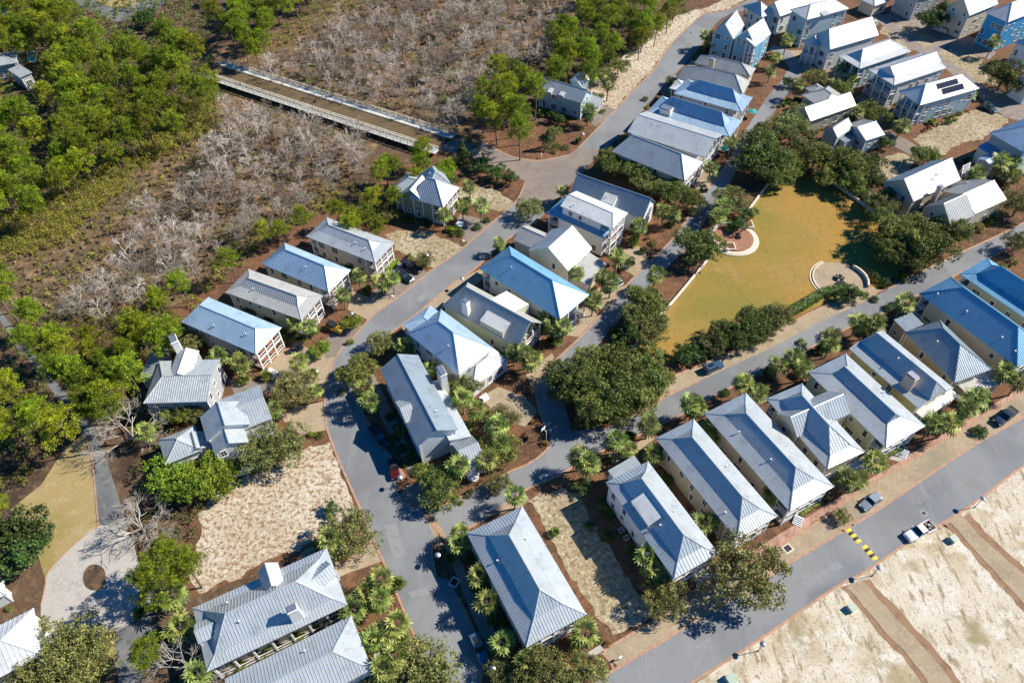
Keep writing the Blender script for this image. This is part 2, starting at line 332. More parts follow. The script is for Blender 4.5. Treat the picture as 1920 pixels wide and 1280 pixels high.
side_u = [(792,954),(825,949),(865,932),(900,912),(930,898),(960,882),(985,872),(1010,857),(1030,838),(1032,815),(1070,808),(1145,801),(1160,790),(1195,777),(1235,752),(1272,732),(1310,715),(1370,687),(1440,655),(1530,608),(1637,558),(1705,520),(1810,470),(1875,440),(2000,375)]
side_l = [(833,1018),(868,995),(905,975),(980,922),(1010,907),(1050,890),(1080,872),(1110,855),(1140,840),(1175,825),(1207,812),(1240,795),(1270,782),(1322,752),(1350,737),(1400,712),(1470,680),(1527,648),(1590,615),(1657,587),(1715,556),(1800,512),(1867,478),(1925,450),(2000,415)]
sheet('side_street', side_u + list(reversed(side_l)), M['asphalt'], .0625)
lane_l = [(1032,815),(1020,795),(1007,752),(1007,722),(1017,700),(1042,675),(1082,638),(1122,595),(1160,550),(1212,497),(1267,442),(1300,390),(1307,380),(1335,345),(1365,300),(1400,240),(1440,180),(1462,155),(1480,128),(1460,100),(1440,95)]
lane_r = [(1072,812),(1060,760),(1060,725),(1075,700),(1115,655),(1150,612),(1192,570),(1240,512),(1295,460),(1330,400),(1360,355),(1392,305),(1425,250),(1465,190),(1500,150),(1506,125),(1480,95),(1450,85)]
sheet('back_lane', lane_l + list(reversed(lane_r)), M['asphalt'], .0600)
front_u = [(1120,1275),(1160,1250),(1225,1212),(1285,1175),(1440,1080),(1585,992),(1640,960),(1735,895),(1830,832),(1925,778),(2100,670)]
front_l = [(1280,1290),(1360,1240),(1441,1187),(1566,1101),(1616,1075),(1703,1017),(1800,961),(1863,915),(1925,870),(2100,760)]
sheet('front_street', [(1040,1330)] + front_u + list(reversed(front_l)) + [(1220,1330)], M['asphalt'], Z4)
west_l = [(-60,560),(-20,585),(0,600),(30,650),(70,690),(82,712),(118,762),(155,812),(172,862),(182,960),(185,985)]
west_r = [(-40,545),(0,582),(22,610),(52,650),(98,705),(138,755),(175,800),(196,850),(222,930),(240,1000),(262,1060)]
sheet('wooded_lane', west_l + list(reversed(west_r)), M['old_asphalt'], Z3+.001)
sheet('gravel_court', [(185,985),(140,1020),(92,1070),(85,1100),(77,1135),(78,1180),(82,1230),(105,1215),(150,1190),(215,1183),(285,1135),(275,1090),(262,1060),(240,1000)], M['gravel'], Z4, 'closed')
sheet('driveway', [(215,1183),(217,1225),(222,1290),(260,1290),(285,1200),(285,1135),(250,1150)], M['old_asphalt'], zd())
sheet('island_bed', [(156,1080),(165,1062),(182,1058),(196,1068),(199,1088),(190,1104),(172,1106),(160,1098)], M['litter'], Z5+.006, 'closed')
sheet('cul_de_sac', [(135,-10),(150,12),(185,28),(215,40),(240,36),(256,22),(300,15),(310,-10),(265,4),(235,15),(205,14),(178,3),(175,-15)], M['old_asphalt'], Z3, 'closed')
sheet('rear_lane', [(1618,22),(1635,18),(1665,33),(1700,62),(1735,90),(1800,62),(1812,68),(1758,100),(1800,128),(1840,160),(1890,176),(1930,190),(1930,232),(1885,220),(1845,190),(1800,150),(1760,120),(1700,85),(1655,48)], M['walk'], Z3)
sheet('brick_court', [(1655,30),(1690,15),(1740,22),(1765,55),(1800,66),(1768,80),(1735,62),(1705,50)], M['walk'], zd())
sheet('brick_court', [(1770,88),(1802,64),(1850,80),(1868,100),(1855,112),(1815,100)], M['walk'], zd())
# parking strips, drives and walks
sheet('parking_strip', [(1235,752),(1272,732),(1310,715),(1370,687),(1440,655),(1530,608),(1637,558),(1650,545),(1636,538),(1600,552),(1550,572),(1470,610),(1400,645),(1300,690),(1265,705),(1240,728)], M['tan'], Z4)
sheet('parking_strip', [(1128,1222),(1180,1190),(1247,1152),(1320,1108),(1440,1036),(1560,962),(1610,922),(1710,862),(1800,808),(1925,732),(2100,628),(2100,670),(1925,778),(1830,832),(1735,895),(1640,960),(1585,992),(1440,1080),(1285,1175),(1160,1250)], M['tan'], .0615)
sheet('brick_sidewalk', [(1235,1150),(1320,1090),(1440,1014),(1535,956),(1600,916),(1680,869),(1765,815),(1840,773),(1925,717),(2100,610),(2100,628),(1925,732),(1815,802),(1710,862),(1610,922),(1560,958),(1440,1034),(1250,1150)], M['brick'], Z4)
sheet('crosswalk', [(790,954),(808,953),(836,1003),(835,1020),(822,1026),(812,1002)], M['tan'], Z5+.004)
for q in ([(660,545),(700,560),(742,562),(705,587),(690,600),(652,580)], [(500,690),(528,655),(570,650),(605,662),(628,668),(620,695),(612,722),(560,712),(510,705)], [(520,778),(560,762),(609,752),(611,790),(617,805),(565,815),(545,800)],
          [(752,612),(780,592),(850,530),(900,505),(915,515),(860,560),(800,600),(775,640)], [(1210,225),(1255,160),(1298,112),(1308,120),(1262,170),(1225,215)],
          [(900,745),(935,725),(985,745),(1008,770),(985,800),(940,785)], [(985,700),(1035,662),(1042,675),(1017,700),(1007,722),(1006,745)], [(1052,600),(1100,572),(1122,592),(1085,632),(1058,628)],
          [(1095,560),(1150,520),(1172,540),(1130,582)], [(1165,470),(1200,462),(1218,490),(1190,518),(1160,500)], [(1300,310),(1335,325),(1345,345),(1318,372),(1298,345)], [(560,1040),(600,1010),(640,1060),(697,1010),(720,1050),(650,1075),(630,1085)],
          [(915,968),(985,925),(992,935),(978,950)], [(1140,850),(1180,842),(1215,815),(1228,822),(1190,850),(1150,872)], [(1480,95),(1520,95),(1545,120),(1505,135)]):
    sheet('shell_driveway', q, M['tan'], zd())
for q in ([(690,560),(735,500),(765,482),(802,512),(762,545),(742,562)], [(600,650),(635,610),(665,600),(680,612),(657,640),(630,668),(612,672)], [(850,430),(862,402),(940,418),(925,420),(880,458)], [(745,935),(752,937),(770,950),(795,956),(830,948),(850,910),(800,900),(760,912)], [(430,712),(500,716),(612,722),(609,742),(520,735),(440,742)],
          [(1095,200),(1130,196),(1152,205),(1135,225),(1115,238),(1100,220)], [(1565,185),(1640,235),(1700,262),(1745,290),(1725,300),(1670,272),(1590,215)], [(1795,300),(1840,330),(1880,340),(1850,300),(1825,285)], [(1530,118),(1560,90),(1590,120),(1560,150)], [(1600,185),(1640,165),(1670,200),(1650,235)]):
    sheet('brick_driveway', q, M['paver'], zd())
for q in ([(832,1020),(842,1015),(868,1060),(900,1130),(940,1210),(955,1262),(940,1268),(920,1232),(880,1140)], [(688,712),(700,700),(735,770),(762,830),(778,880),(770,892),(745,840),(712,780)], [(1590,840),(1700,860),(1712,860),(1696,868)], [(1590,905),(1602,899),(1612,915),(1600,922)], [(1680,838),(1694,832),(1710,852),(1696,860)], [(1093,1228),(1125,1208),(1135,1220),(1105,1232)], [(1298,1075),(1330,1060),(1345,1085),(1310,1105)]):
    sheet('footpath', q, M['walk'] if q[0][0] < 900 else M['gravel'], zd())
# the two shell paths over the sand field with their bare brown borders
P1l = [(1587,1100),(1602,1112),(1620,1137),(1660,1185),(1705,1230),(1737,1275),(1760,1330)]; P1r = [(1615,1085),(1647,1122),(1712,1192),(1765,1250),(1785,1280),(1820,1330)]
P2l = [(1765,985),(1782,980),(1810,1010),(1865,1072),(1920,1132),(2050,1270)]; P2r = [(1800,962),(1840,1007),(1920,1077),(2060,1200)]
def off(P, d): return [(x+d, y) for x, y in P]
for L, R in ((P1l, P1r), (P2l, P2r)):
    sheet('bare_soil_border', off(L, -13) + list(reversed(off(R, 17))), ground_mat('bare_brown_soil', (.29,.18,.105), [((.22,.13,.075), .5, .45, .6), ((.33,.21,.13), 2, .5, .7)]) if L is P1l else bpy.data.materials['bare_brown_soil'], Z3, None, .25)
    sheet('shell_path', L + list(reversed(R)), M['tan'], Z4, None, .12)
# kerbs: real 0.1 m steps beside the carriageways
kb = MB()
def kerb(pts, wd=.42): ribbon(kb, cr(gp(pts), 4), wd, 0, .10, M['kerb'])
kerb(main_l[:11]); kerb([(1067,290),(1030,301),(985,342),(972,372),(955,390)][2:] + main_l[16:]); kerb([(905,266),(960,294),(1010,302),(1067,291)])
kerb(main_r[16:27]); kerb(main_r[28:42]); kerb(main_r[43:]); kerb(side_u[:9]); kerb(side_u[11:17]); kerb([(1240,728),(1265,705),(1300,690),(1400,645),(1470,610),(1550,572),(1600,552),(1660,543),(1705,520),(1810,470),(1875,440),(1925,415)])
kerb(side_l[1:]); kerb(lane_l[1:14]); kerb(front_u); kerb(front_l); kerb([(1128,1222),(1180,1190),(1247,1152),(1320,1108),(1440,1036),(1560,962)]); kerb([(1560,960),(1610,922),(1710,862),(1800,808),(1925,732)], .3)
kerb([(1150,1253),(1143,1238),(1128,1222)]); kerb([(793,956),(810,985),(835,1020)], .3); kerb(west_l[6:11], .25); kerb([(185,985),(140,1020),(92,1070),(85,1100),(77,1135)], .25); kerb([(1590,1000),(1560,982),(1575,972),(1600,985)], .3)
kb.build('kerb', kind='structure')
jt = MB()                                            # joints across the brick sidewalk
A, B = W((1440,1012)), W((1925,716)); A2, B2 = W((1440,1035)), W((1925,733))
n = 34
for i in range(n):
    a, b = A.lerp(B, i/n), A2.lerp(B2, i/n); ribbon(jt, [Vector((a.x,a.y,0)), Vector((b.x,b.y,0))], .10, Z4, Z4+.006, M['joint'])
jt.build('sidewalk_joints', kind='structure')

pk = [ground_mat('patched_asphalt', c_, [((c_[0]*.8,c_[1]*.8,c_[2]*.8), .8, .5, .65, 6), ((c_[0]*1.25,)*3, 3, .55, .7, 6)], rough=.9) for c_ in ((.195,.20,.203), (.25,.254,.254))]
for i, q in enumerate((([(1375,690),(1415,672),(1432,690),(1392,710)]), ([(1480,640),(1500,630),(1512,640),(1492,650)]), ([(1128,812),(1150,805),(1158,818),(1136,826)]), ([(720,985),(742,978),(762,1040),(738,1046)]), ([(640,745),(662,742),(668,770),(645,775)]), ([(1500,1090),(1570,1052),(1580,1062),(1512,1100)]),
        ([(1700,960),(1770,915),(1776,921),(1707,967)]), ([(780,560),(800,545),(808,552),(789,568)]), ([(1235,170),(1262,138),(1270,142),(1243,175)]), ([(765,1110),(800,1100),(806,1112),(771,1122)]), ([(1740,512),(1768,499),(1778,508),(1750,522)]), ([(1290,1215),(1330,1195),(1334,1201),(1295,1222)]))):
    sheet('asphalt_patch', q, pk[i % 2], Z4+.004, None, .08)
# ------------------------------------------------------------ the timber road bridge over the marsh
def bridge():
    A, B = W((401,131), 1.3), W((826,268), 1.3); A.z = B.z = 0
    d = B - A; L = d.length; ang = math.atan2(d.y, d.x)
    root = empty('timber_bridge', A, ang, 'long timber road bridge with white railed walkways crossing the swamp', 'bridge')
    wd = (W((835,257), 1.3) - W((816,278), 1.3)).length/2
    m = MB(); m.box(0, L, -wd, wd, .9, 1.3, M['deckwood']); m.build('road_deck', root)
    for s in (1, -1):
        y0, y1 = s*(wd+.15), s*(wd+2.3)
        m = MB(); m.box(-1.5, L+1.5, min(y0,y1), max(y0,y1), 1.15, 1.38, M['greywood'])
        for i in range(int(L/2.4)): m.box(i*2.4, i*2.4+.12, min(y0,y1)+.1, max(y0,y1)-.1, 1.38, 1.40, M['cream'])
        m.build('walkway', root)
        m = MB(); yk = s*(wd+.08); m.box(0, L, yk-.22, yk+.22, 1.30, 1.62, M['cream'])
        for i in range(int(L/1.2)): m.box(i*1.2, i*1.2+.3, yk-s*.30-.12, yk-s*.30+.12, 1.30, 1.5, M['cream'])
        m.build('kerb_beam', root)
        m = MB()
        for yy in (y1,) if s > 0 else (y1, y0+s*.2):
            m.box(-1.5, L+1.5, yy-.12, yy+.12, 2.35, 2.50, M['cream']); m.box(-1.5, L+1.5, yy-.05, yy+.05, 1.80, 1.95, M['cream'])
            for i in range(int(L/2.4)+2): m.box(i*2.4-1.5, i*2.4-1.32, yy-.1, yy+.1, 1.2, 2.5, M['cream'])
        m.build('railing', root)
    m = MB(); m.bar((0,0,-.2), (0,0,1.0), .17, M['baredark'], 6); pm = m.build('pile', root); pm.location = (0, -wd-2, 0)
    for i in range(int(L/5)+1):
        for y in (-wd-2, wd-1, wd+2):
            if i or y > 0: q = pm.copy(); COL.objects.link(q); q.parent = root; q.location = (i*5, y, 0)
bridge()
# ------------------------------------------------------------ park walls, circular seats, hedge
def lowwall(pts, label, h=.7, wd=.45, name='low_wall', mat='stone'):
    m = MB(); ribbon(m, cr(gp(pts), 4), wd, 0, h, M[mat]); m.build(name, label=label, cat='wall')
lowwall([(1178,666),(1197,640),(1266,562),(1342,470)], 'low cream stone wall along the lawn below the round red deck')
lowwall([(1394,408),(1415,380),(1436,352),(1441,347)], 'short cream stone wall along the lawn above the round red deck')
lowwall([(1536,326),(1600,372),(1655,412),(1690,440)], 'low pale wall under the oaks on the right edge of the lawn', .8, .5)
def disc(mb, cx, cy, r, z0, z1, mat, n=40, a0=0, a1=2*math.pi):
    mb.prism([(cx+r*math.cos(a0+(a1-a0)*i/n), cy+r*math.sin(a0+(a1-a0)*i/n)) for i in range(n)], z0, z1, mat)
def round_deck():
    c = W((1374,449)); root = empty('round_deck', (c.x, c.y, 0), 0, 'round red-brown timber deck with cream steps on the left side of the lawn', 'deck')
    m = MB(); disc(m, 0, 0, 6.3, 0, .25, M['stone']); disc(m, 0, 0, 5.9, .25, .4, M['stone']); m.build('steps', root)
    m = MB(); disc(m, 0, 0, 4.9, .4, .62, M['redwood']); m.build('deck_boards', root)
    m = MB()
    ring = [Vector((5.2*math.cos(t), 5.2*math.sin(t), 0)) for t in [math.radians(60+i*8) for i in range(24)]]
    ribbon(m, ring, .55, .4, 1.15, M['stone']); m.build('seat_wall', root)
    for px in ((1396,425), (1362,466)):
        p = W(px)-c; m = MB(); m.box(p.x-2.0, p.x+2.0, p.y-1.3, p.y+1.3, 0, .9, M['stone']); m.box(p.x-1.7, p.x+1.7, p.y-1.0, p.y+1.0, .9, .95, M['mulch']); m.build('planter', root)
round_deck()
def round_patio():
    c = W((1577,526)); root = empty('round_patio', (c.x, c.y, 0), 0, 'round pale paved patio with two dark steps at the lower right corner of the lawn', 'patio')
    m = MB(); disc(m, 0, 0, 6.2, 0, .08, M['tan']); m.build('paving', root)
    m = MB()
    for r in (6.4, 7.0):
        ribbon(m, [Vector((r*math.cos(t), r*math.sin(t), 0)) for t in [math.radians(110+i*7) for i in range(18)]], .28, 0, .3 if r < 6.6 else .15, M['stone'])
    m.build('steps', root)
    m = MB(); ribbon(m, [Vector((5.9*math.cos(t), 5.9*math.sin(t), 0)) for t in [math.radians(-25+i*8) for i in range(10)]], .4, 0, .9, M['stone']); m.build('seat_wall', root)
round_patio()
def cafe_table(px, label):
    c = W(px); root = empty('picnic_table', (c.x, c.y, .1), rnd.uniform(0, 3), label, 'table')
    m = MB(); m.box(-.75, .75, -.45, .45, .68, .75, M['darkmetal']); m.build('tabletop', root)
    for s in (1, -1):
        m = MB(); m.box(-.75, .75, s*.85-.18, s*.85+.18, .42, .47, M['darkmetal']); m.build('bench_seat', root)
        m = MB(); m.bar((s*.55, -.8, 0), (s*.55, .25, .7), .05, M['darkmetal']); m.bar((s*.55, .8, 0), (s*.55, -.25, .7), .05, M['darkmetal']); m.bar((s*.55, -.85, .4), (s*.55, .85, .4), .05, M['darkmetal']); m.build('leg_frame', root)
cafe_table((1573,523), 'black picnic table on the pale round patio, upper one')
cafe_table((1577,535), 'black picnic table on the pale round patio, lower one')
c = W((1383,449)); root = empty('fire_sculpture', (c.x, c.y, .62), 0, 'dark metal sculpture standing on the round red deck by the lawn', 'sculpture')
m = MB(); disc(m, 0, 0, .7, 0, .25, M['darkmetal'], 16); m.build('bowl', root)
m = MB()
for i in range(6): a = i*1.05; m.bar((.15*math.cos(a), .15*math.sin(a), .2), (.9*math.cos(a), .9*math.sin(a), .9+.15*(i % 2)), .08, M['darkmetal'], 5, .03)
m.build('branches', root)
# ------------------------------------------------------------ houses
HOUSES = []                                   # (centre, short phrase) for the plants' labels
LOG = []
class House:
    def __init__(s, name, label, short, wall, roof, c0, z0, cat='house'):
        p1, p2 = W(c0[1], z0), W(c0[2], z0); d = p2 - p1; ang = math.atan2(d.y, d.x)
        p0 = W(c0[0], z0); cen = (p0 + p2)/2
        s.root = empty(name, (cen.x, cen.y, 0), ang, label, cat); s.ang = ang
        s.inv = (Matrix.Translation((cen.x, cen.y, 0)) @ Matrix.Rotation(ang, 4, 'Z')).inverted()
        s.wallc = wall; s.roofk = roof; s.walls = MB(); s.roofs = MB(); s.r = random.Random(name+short)
        s.main = None
        if short: HOUSES.append((cen.x, cen.y, short))
    def put(s, mb, name, parent=None):
        if not mb.v: return None
        mb.v = [tuple(s.inv @ Vector(p)) for p in mb.v]
        return mb.build(name, parent or s.root)
    def finish(s):
        s.put(s.walls, 'wall'); s.put(s.roofs, 'roof')
    def plane(s, pts, mat, th=.16, seam=.5, flat=False):
        """one roof plane: a slab with raised seams running up the slope"""
        pts = [Vector(p) for p in pts]; n = Vector((0,0,0))
        for i in range(len(pts)): n += (pts[i]-pts[0]).cross(pts[(i+1) % len(pts)]-pts[0])
        if n.length < 1e-6: return
        n.normalize()
        if n.z < 0: n = -n; pts.reverse()
        s.roofs.slab(pts, th, mat)
        if not seam or n.z > .999: return
        e = Vector((-n.y, n.x, 0)).normalized(); up = n.cross(e)
        if up.z < 0: up = -up
        o = pts[0]; Q = [((p-o).dot(e), (p-o).dot(up)) for p in pts]
        x0 = math.floor(min(q[0] for q in Q)/seam); x1 = math.ceil(max(q[0] for q in Q)/seam)
        for k in range(x0, x1+1):
            x = (k+.5)*seam; ys = []
            for i in range(len(Q)):
                (ax, ay), (bx, by) = Q[i], Q[(i+1) % len(Q)]
                if (ax - x)*(bx - x) < 0: ys.append(ay + (by-ay)*(x-ax)/(bx-ax))
            if len(ys) < 2: continue
            ya, yb = min(ys), max(ys)
            if yb-ya < .15: continue
            a, b = o + e*x + up*ya, o + e*x + up*yb; w_ = e*.035; h = n*.065
            s.roofs.poly([a-w_, b-w_, b-w_*.6+h, a-w_*.6+h], mat); s.roofs.poly([a+w_*.6+h, b+w_*.6+h, b+w_, a+w_], mat); s.roofs.poly([a-w_*.6+h, b-w_*.6+h, b+w_*.6+h, a+w_*.6+h], mat)
    def cap(s, a, b, mat): s.roofs.bar(a, b, .13, mat, 5)
    def window(s, base, t, n, wd, ht, bars=1):
        """base: bottom centre on the wall, t: along the wall, n: outwards"""
        z = Vector((0,0,1)); m = MB()
        def plate(mb, x0, x1, y0, y1, d0, d1, mat):
            mb.box(x0, x1, d0, d1, y0, y1, mat, F=lambda x, y, zz: tuple(base + t*x + n*y + z*zz))
        fw = .13
        plate(m, -wd/2-fw, -wd/2, 0, ht, 0, .07, M['trim']); plate(m, wd/2, wd/2+fw, 0, ht, 0, .07, M['trim'])
        plate(m, -wd/2-fw, wd/2+fw, ht, ht+fw, 0, .08, M['trim']); plate(m, -wd/2-fw*1.4, wd/2+fw*1.4, -fw, 0, 0, .14, M['trim'])
        f = s.put(m, 'window'); p = MB(); plate(p, -wd/2, wd/2, 0, ht, -.03, .03, M['glass'])
        for i in range(1, bars+1): x = -wd/2 + wd*i/(bars+1); plate(p, x-.03, x+.03, 0, ht, .02, .05, M['trim'])
        plate(p, -wd/2, wd/2, ht*.5-.03, ht*.5+.03, .02, .045, M['trim']); s.put(p, 'pane', f)
    def wallwins(s, a, b, out, z0, ztop, n=None, skip=.25):
        L = (b-a).length
        if L < 2.2: return
        t = (b-a).normalized(); k = n if n is not None else max(1, round(L/3.6)); lev = 0
        z = z0 + (.9 if z0 < .5 else .5)
        while z + 1.5 < ztop and lev < 4:
            for i in range(k):
                if s.r.random() < skip: continue
                x = (i+.5+s.r.uniform(-.14, .14))*L/k; h = s.r.choice((1.5, 1.5, 1.7, 1.0)); wd = s.r.choice((.85, .85, 1.0, 1.7))
                if x < wd/2+.4 or L-x < wd/2+.4: continue
                base = a + t*x; base.z = z + (1.5-h if h < 1.4 else 0)
                s.window(base, t, out, wd, h, 2 if wd > 1.5 else 1 if wd > .95 else 0)
            z += 2.9; lev += 1
    def block(s, c, z, t='hip', r=None, rise=None, ins=None, o=.55, z0=0.0, z0s=None, flare=None, porch=(), roof=None, wall=None, win=None, gz=None, seam=.5, caps=True, nowall=False, clamp=(.30, .75), wins=True, th=.16, zh=None, sun=False):
        mat = ROOF[roof or s.roofk]; wm = sid(wall or s.wallc)
        P0 = W(c[0], (z+zh) if zh else z); P1, P2 = W(c[1], z), W(c[2], z)
        d = P2-P1; a0 = math.atan2(d.y, d.x)
        if s.main is not None:                        # keep square with the main block
            k = round((a0-s.ang)/(math.pi/2))
            if abs((a0-s.ang) - k*math.pi/2) < math.radians(14) and not sun: a0 = s.ang + k*math.pi/2
        u = Vector((math.cos(a0), math.sin(a0), 0)); L = d.length if s.main is None else d.dot(u)
        v = Vector((-u.y, u.x, 0)); q = (P0-P1); q.z = 0; WD = q.dot(v)
        if WD < 0: v = -v; WD = -WD
        o3 = Vector((P1.x, P1.y, 0)); F = lambda a, b, zz: o3 + u*a + v*b + Vector((0,0,zz))
        if s.main is None: s.main = True
        # ridge height from the sighted ridge, which must run along the middle of the block
        R = rise; ua, ub = (ins if ins else (WD*.42, WD*.42)); ub = L - ub
        if r:
            zs = []
            for p in r:
                g = gdir(*p); gv = g[0]*v.x + g[1]*v.y
                if abs(gv) > .15: zs.append(CH - (WD/2 + o3.dot(v))/gv)
            R0 = (sum(zs)/len(zs) - z) if zs else WD*.3
            if rise is None: R = min(max(R0, clamp[0]*WD/2), clamp[1]*WD/2)
            us = [(W(p, z+R) - o3).dot(u) for p in r]; LOG.append((s.root['label'][:30], t, 'L%.1f W%.1f z%.1f rise %.2f (raw %.2f) us %.1f %.1f' % (L, WD, z, R, R0, us[0], us[1])))
            if t in ('hip', 'half'):
                ua, ub = max(0, min(us)), min(L, max(us))
                if ub - ua < .3: ua = ub = (ua+ub)/2; ub += .15
        else: LOG.append((s.root['label'][:30], t, 'L%.1f W%.1f z%.1f' % (L, WD, z)))
        if R is None: R = WD*.22
        if t == 'gable': ua, ub = 0, L
        if ins and r is None and t == 'hip': ua, ub = ins[0], L - ins[1]
        if ins and t == 'half': ua = 0 if ins[0] == 0 else ua; ub = L if ins[1] == 0 else ub
        if t == 'flat': R = .3
        zr = z + R; zd = 0.0
        if t == 'shed':
            A, B, C, D = F(0,0,z), F(L,0,z), F(L,WD,z+(zh or R)), F(0,WD,z+(zh or R)); s.plane([A,B,C,D], mat, th, seam); R = zh or R
            hh = lambda a, b: z + R*b/WD
        elif t in ('hip', 'gable', 'half', 'flat'):
            if flare:
                sw, sr = flare; bu0 = sw if ua > sw else 0; bu1 = L-sw if L-ub > sw else L
                e = [F(0,0,z), F(L,0,z), F(L,WD,z), F(0,WD,z)]; q = [F(bu0,sw,z+sr), F(bu1,sw,z+sr), F(bu1,WD-sw,z+sr), F(bu0,WD-sw,z+sr)]
                for i in range(4):
                    j = (i+1) % 4
                    if (i == 1 and bu1 == L) or (i == 3 and bu0 == 0): continue
                    s.plane([e[i], e[j], q[j], q[i]], mat, th, seam)
                ra, rb = F(ua,WD/2,zr), F(ub,WD/2,zr)
                s.plane([q[0], q[1], rb, ra], mat, th, seam); s.plane([q[2], q[3], ra, rb], mat, th, seam)
                if ub < L: s.plane([q[1], q[2], rb], mat, th, seam)
                if ua > 0: s.plane([q[3], q[0], ra], mat, th, seam)
                if caps:
                    for a_, b_ in ((e[0],q[0]),(e[1],q[1]),(e[2],q[2]),(e[3],q[3]),(q[0],ra),(q[3],ra),(q[1],rb),(q[2],rb),(ra,rb)): s.cap(a_, b_, mat)
                hh = lambda a, b: z + sr*min(min(b, WD-b), sw)/sw + (0 if min(b, WD-b) < sw else (R-sr)*(min(b, WD-b)-sw)/(WD/2-sw))
            else:
                e = [F(0,0,z), F(L,0,z), F(L,WD,z), F(0,WD,z)]; ra, rb = F(ua,WD/2,zr), F(ub,WD/2,zr)
                s.plane([e[0], e[1], rb, ra], mat, th, seam); s.plane([e[2], e[3], ra, rb], mat, th, seam)
                if ub < L: s.plane([e[1], e[2], rb], mat, th, seam)
                if ua > 0: s.plane([e[3], e[0], ra], mat, th, seam)
                if caps:
                    s.cap(ra, rb, mat)
                    if ua > 0: s.cap(e[0], ra, mat); s.cap(e[3], ra, mat)
                    if ub < L: s.cap(e[1], rb, mat); s.cap(e[2], rb, mat)
                hh = lambda a, b: z + R*min(b, WD-b)/(WD/2)
        s.hh = hh; s.F = F; s.L = L; s.WD = WD; s.u = u; s.v = v; s.z = z; s.R = R
        if nowall: return F, L, WD
        # walls, set back from the eaves and, at a porch, by the porch's depth
        a0_, a1_, b0_, b1_ = o, L-o, o, WD-o; dp = {p[0]: p[1] for p in porch}
        A0 = a0_ + dp.get('u0', 0); A1 = a1_ - dp.get('u1', 0); B0 = b0_ + dp.get('v0', 0); B1 = b1_ - dp.get('v1', 0)
        gab0, gab1 = (t == 'shed' or ua <= 0), (t == 'shed' or ub >= L)
        zb = z0
        def top(a, b):
            edge = (t == 'hip' or t == 'half' or t == 'flat') and ((a > L/2 and not gab1) or (a < L/2 and not gab0))
            return (z + .05 if edge else hh(a, b) - th - .03)
        cs = [(A0,B0), (A1,B0), (A1,B1), (A0,B1)]
        for i in range(4):
            (a,b), (a2,b2) = cs[i], cs[(i+1) % 4]
            pts = [F(a,b,zb), F(a2,b2,zb), F(a2,b2,top(a2,b2))]
            if t != 'shed' and ((i == 1 and gab1) or (i == 3 and gab0)): pts.append(F(a, WD/2, z+R-th-.03))
            pts.append(F(a,b,top(a,b))); s.walls.poly(pts, wm)
        for a, b in cs:                                # corner boards
            s.walls.box(a-.10, a+.10, b-.10, b+.10, zb+.01, min(top(a,b), z)-.02, M['trim'], F=lambda x, y, zz: tuple(F(x, y, zz)))
        if zb == 0: 
            for k in range(4):
                (a,b), (a2,b2) = cs[k], cs[(k+1) % 4]
        if wins:
            sides = {'v0': (F(A0,B0,0), F(A1,B0,0), -v), 'u1': (F(A1,B0,0), F(A1,B1,0), u), 'v1': (F(A1,B1,0), F(A0,B1,0), v), 'u0': (F(A0,B1,0), F(A0,B0,0), -u)}
            for k, (a, b, n) in sides.items():
                nn = (win or {}).get(k, None)
                if nn == 0: continue
                zt = z - .15 if not ((k == 'u1' and gab1) or (k == 'u0' and gab0)) else z + R*.35
                s.wallwins(a, b, n, zb, zt, nn, .15 if k in dp else .3)
        # porches: floors, posts, railings
        for side, dep, lev in porch:
            if side == 'u1': q = (A1, a1_, b0_, b1_)
            elif side == 'u0': q = (a0_, A0, b0_, b1_)
            elif side == 'v0': q = (a0_, a1_, b0_, B0)
            else: q = (a0_, a1_, B1, b1_)
            z1 = z0 + .5; hgt = (z - .2 - z1)/lev
            for k in range(lev):
                m = MB(); zz = z1 + k*hgt
                m.box(q[0]+.01, q[1]-.01, q[2]+.01, q[3]-.01, zz-.22 if k else max(0, zz-.5), zz, M['redwood'] if 'orange' in s.root['label'] else M['walk'], F=lambda x, y, z_: tuple(F(x, y, z_)))
                s.put(m, 'porch_floor')
            if side in ('u0', 'u1'):
                x = q[1]-.1 if side == 'u1' else q[0]+.1; n = max(2, round((q[3]-q[2])/2.6)); pp = [(x, q[2]+.1+(q[3]-q[2]-.2)*i/n) for i in range(n+1)]; far = [(A1 if side == 'u1' else A0, q[2]+.1), (A1 if side == 'u1' else A0, q[3]-.1)]
            else:
                y = q[2]+.1 if side == 'v0' else q[3]-.1; n = max(2, round((q[1]-q[0])/2.8)); pp = [(q[0]+.1+(q[1]-q[0]-.2)*i/n, y) for i in range(n+1)]; far = [(q[0]+.1, B0 if side == 'v0' else B1), (q[1]-.1, B0 if side == 'v0' else B1)]
            for x, y in pp:
                m = MB(); m.box(x-.14, x+.14, y-.14, y+.14, 0, z-.02, M['white'], F=lambda a, b, z_: tuple(F(a, b, z_))); s.put(m, 'post')
            for k in range(lev):
                m = MB(); zz = z1 + k*hgt; path = [far[0]] + pp + [far[1]]
                for (xa, ya), (xb, yb) in zip(path, path[1:]):
                    pa, pb = F(xa, ya, zz), F(xb, yb, zz)
                    for hz, rr in ((.98, .07), (.12, .06)): m.bar(pa+Vector((0,0,hz)), pb+Vector((0,0,hz)), rr, M['white'], 4)
                    nb = int((pb-pa).length/.22)
                    for i in range(1, nb): c_ = pa.lerp(pb, i/nb); m.bar(c_+Vector((0,0,.12)), c_+Vector((0,0,.98)), .03, M['white'], 3)
                s.put(m, 'railing')
                if lev > 1 and k: 
                    m = MB()
                    for (xa, ya), (xb, yb) in zip(path, path[1:]): m.bar(F(xa,ya,zz-.15), F(xb,yb,zz-.15), .16, M['white'], 4)
                    s.put(m, 'beam')
        return F, L, WD
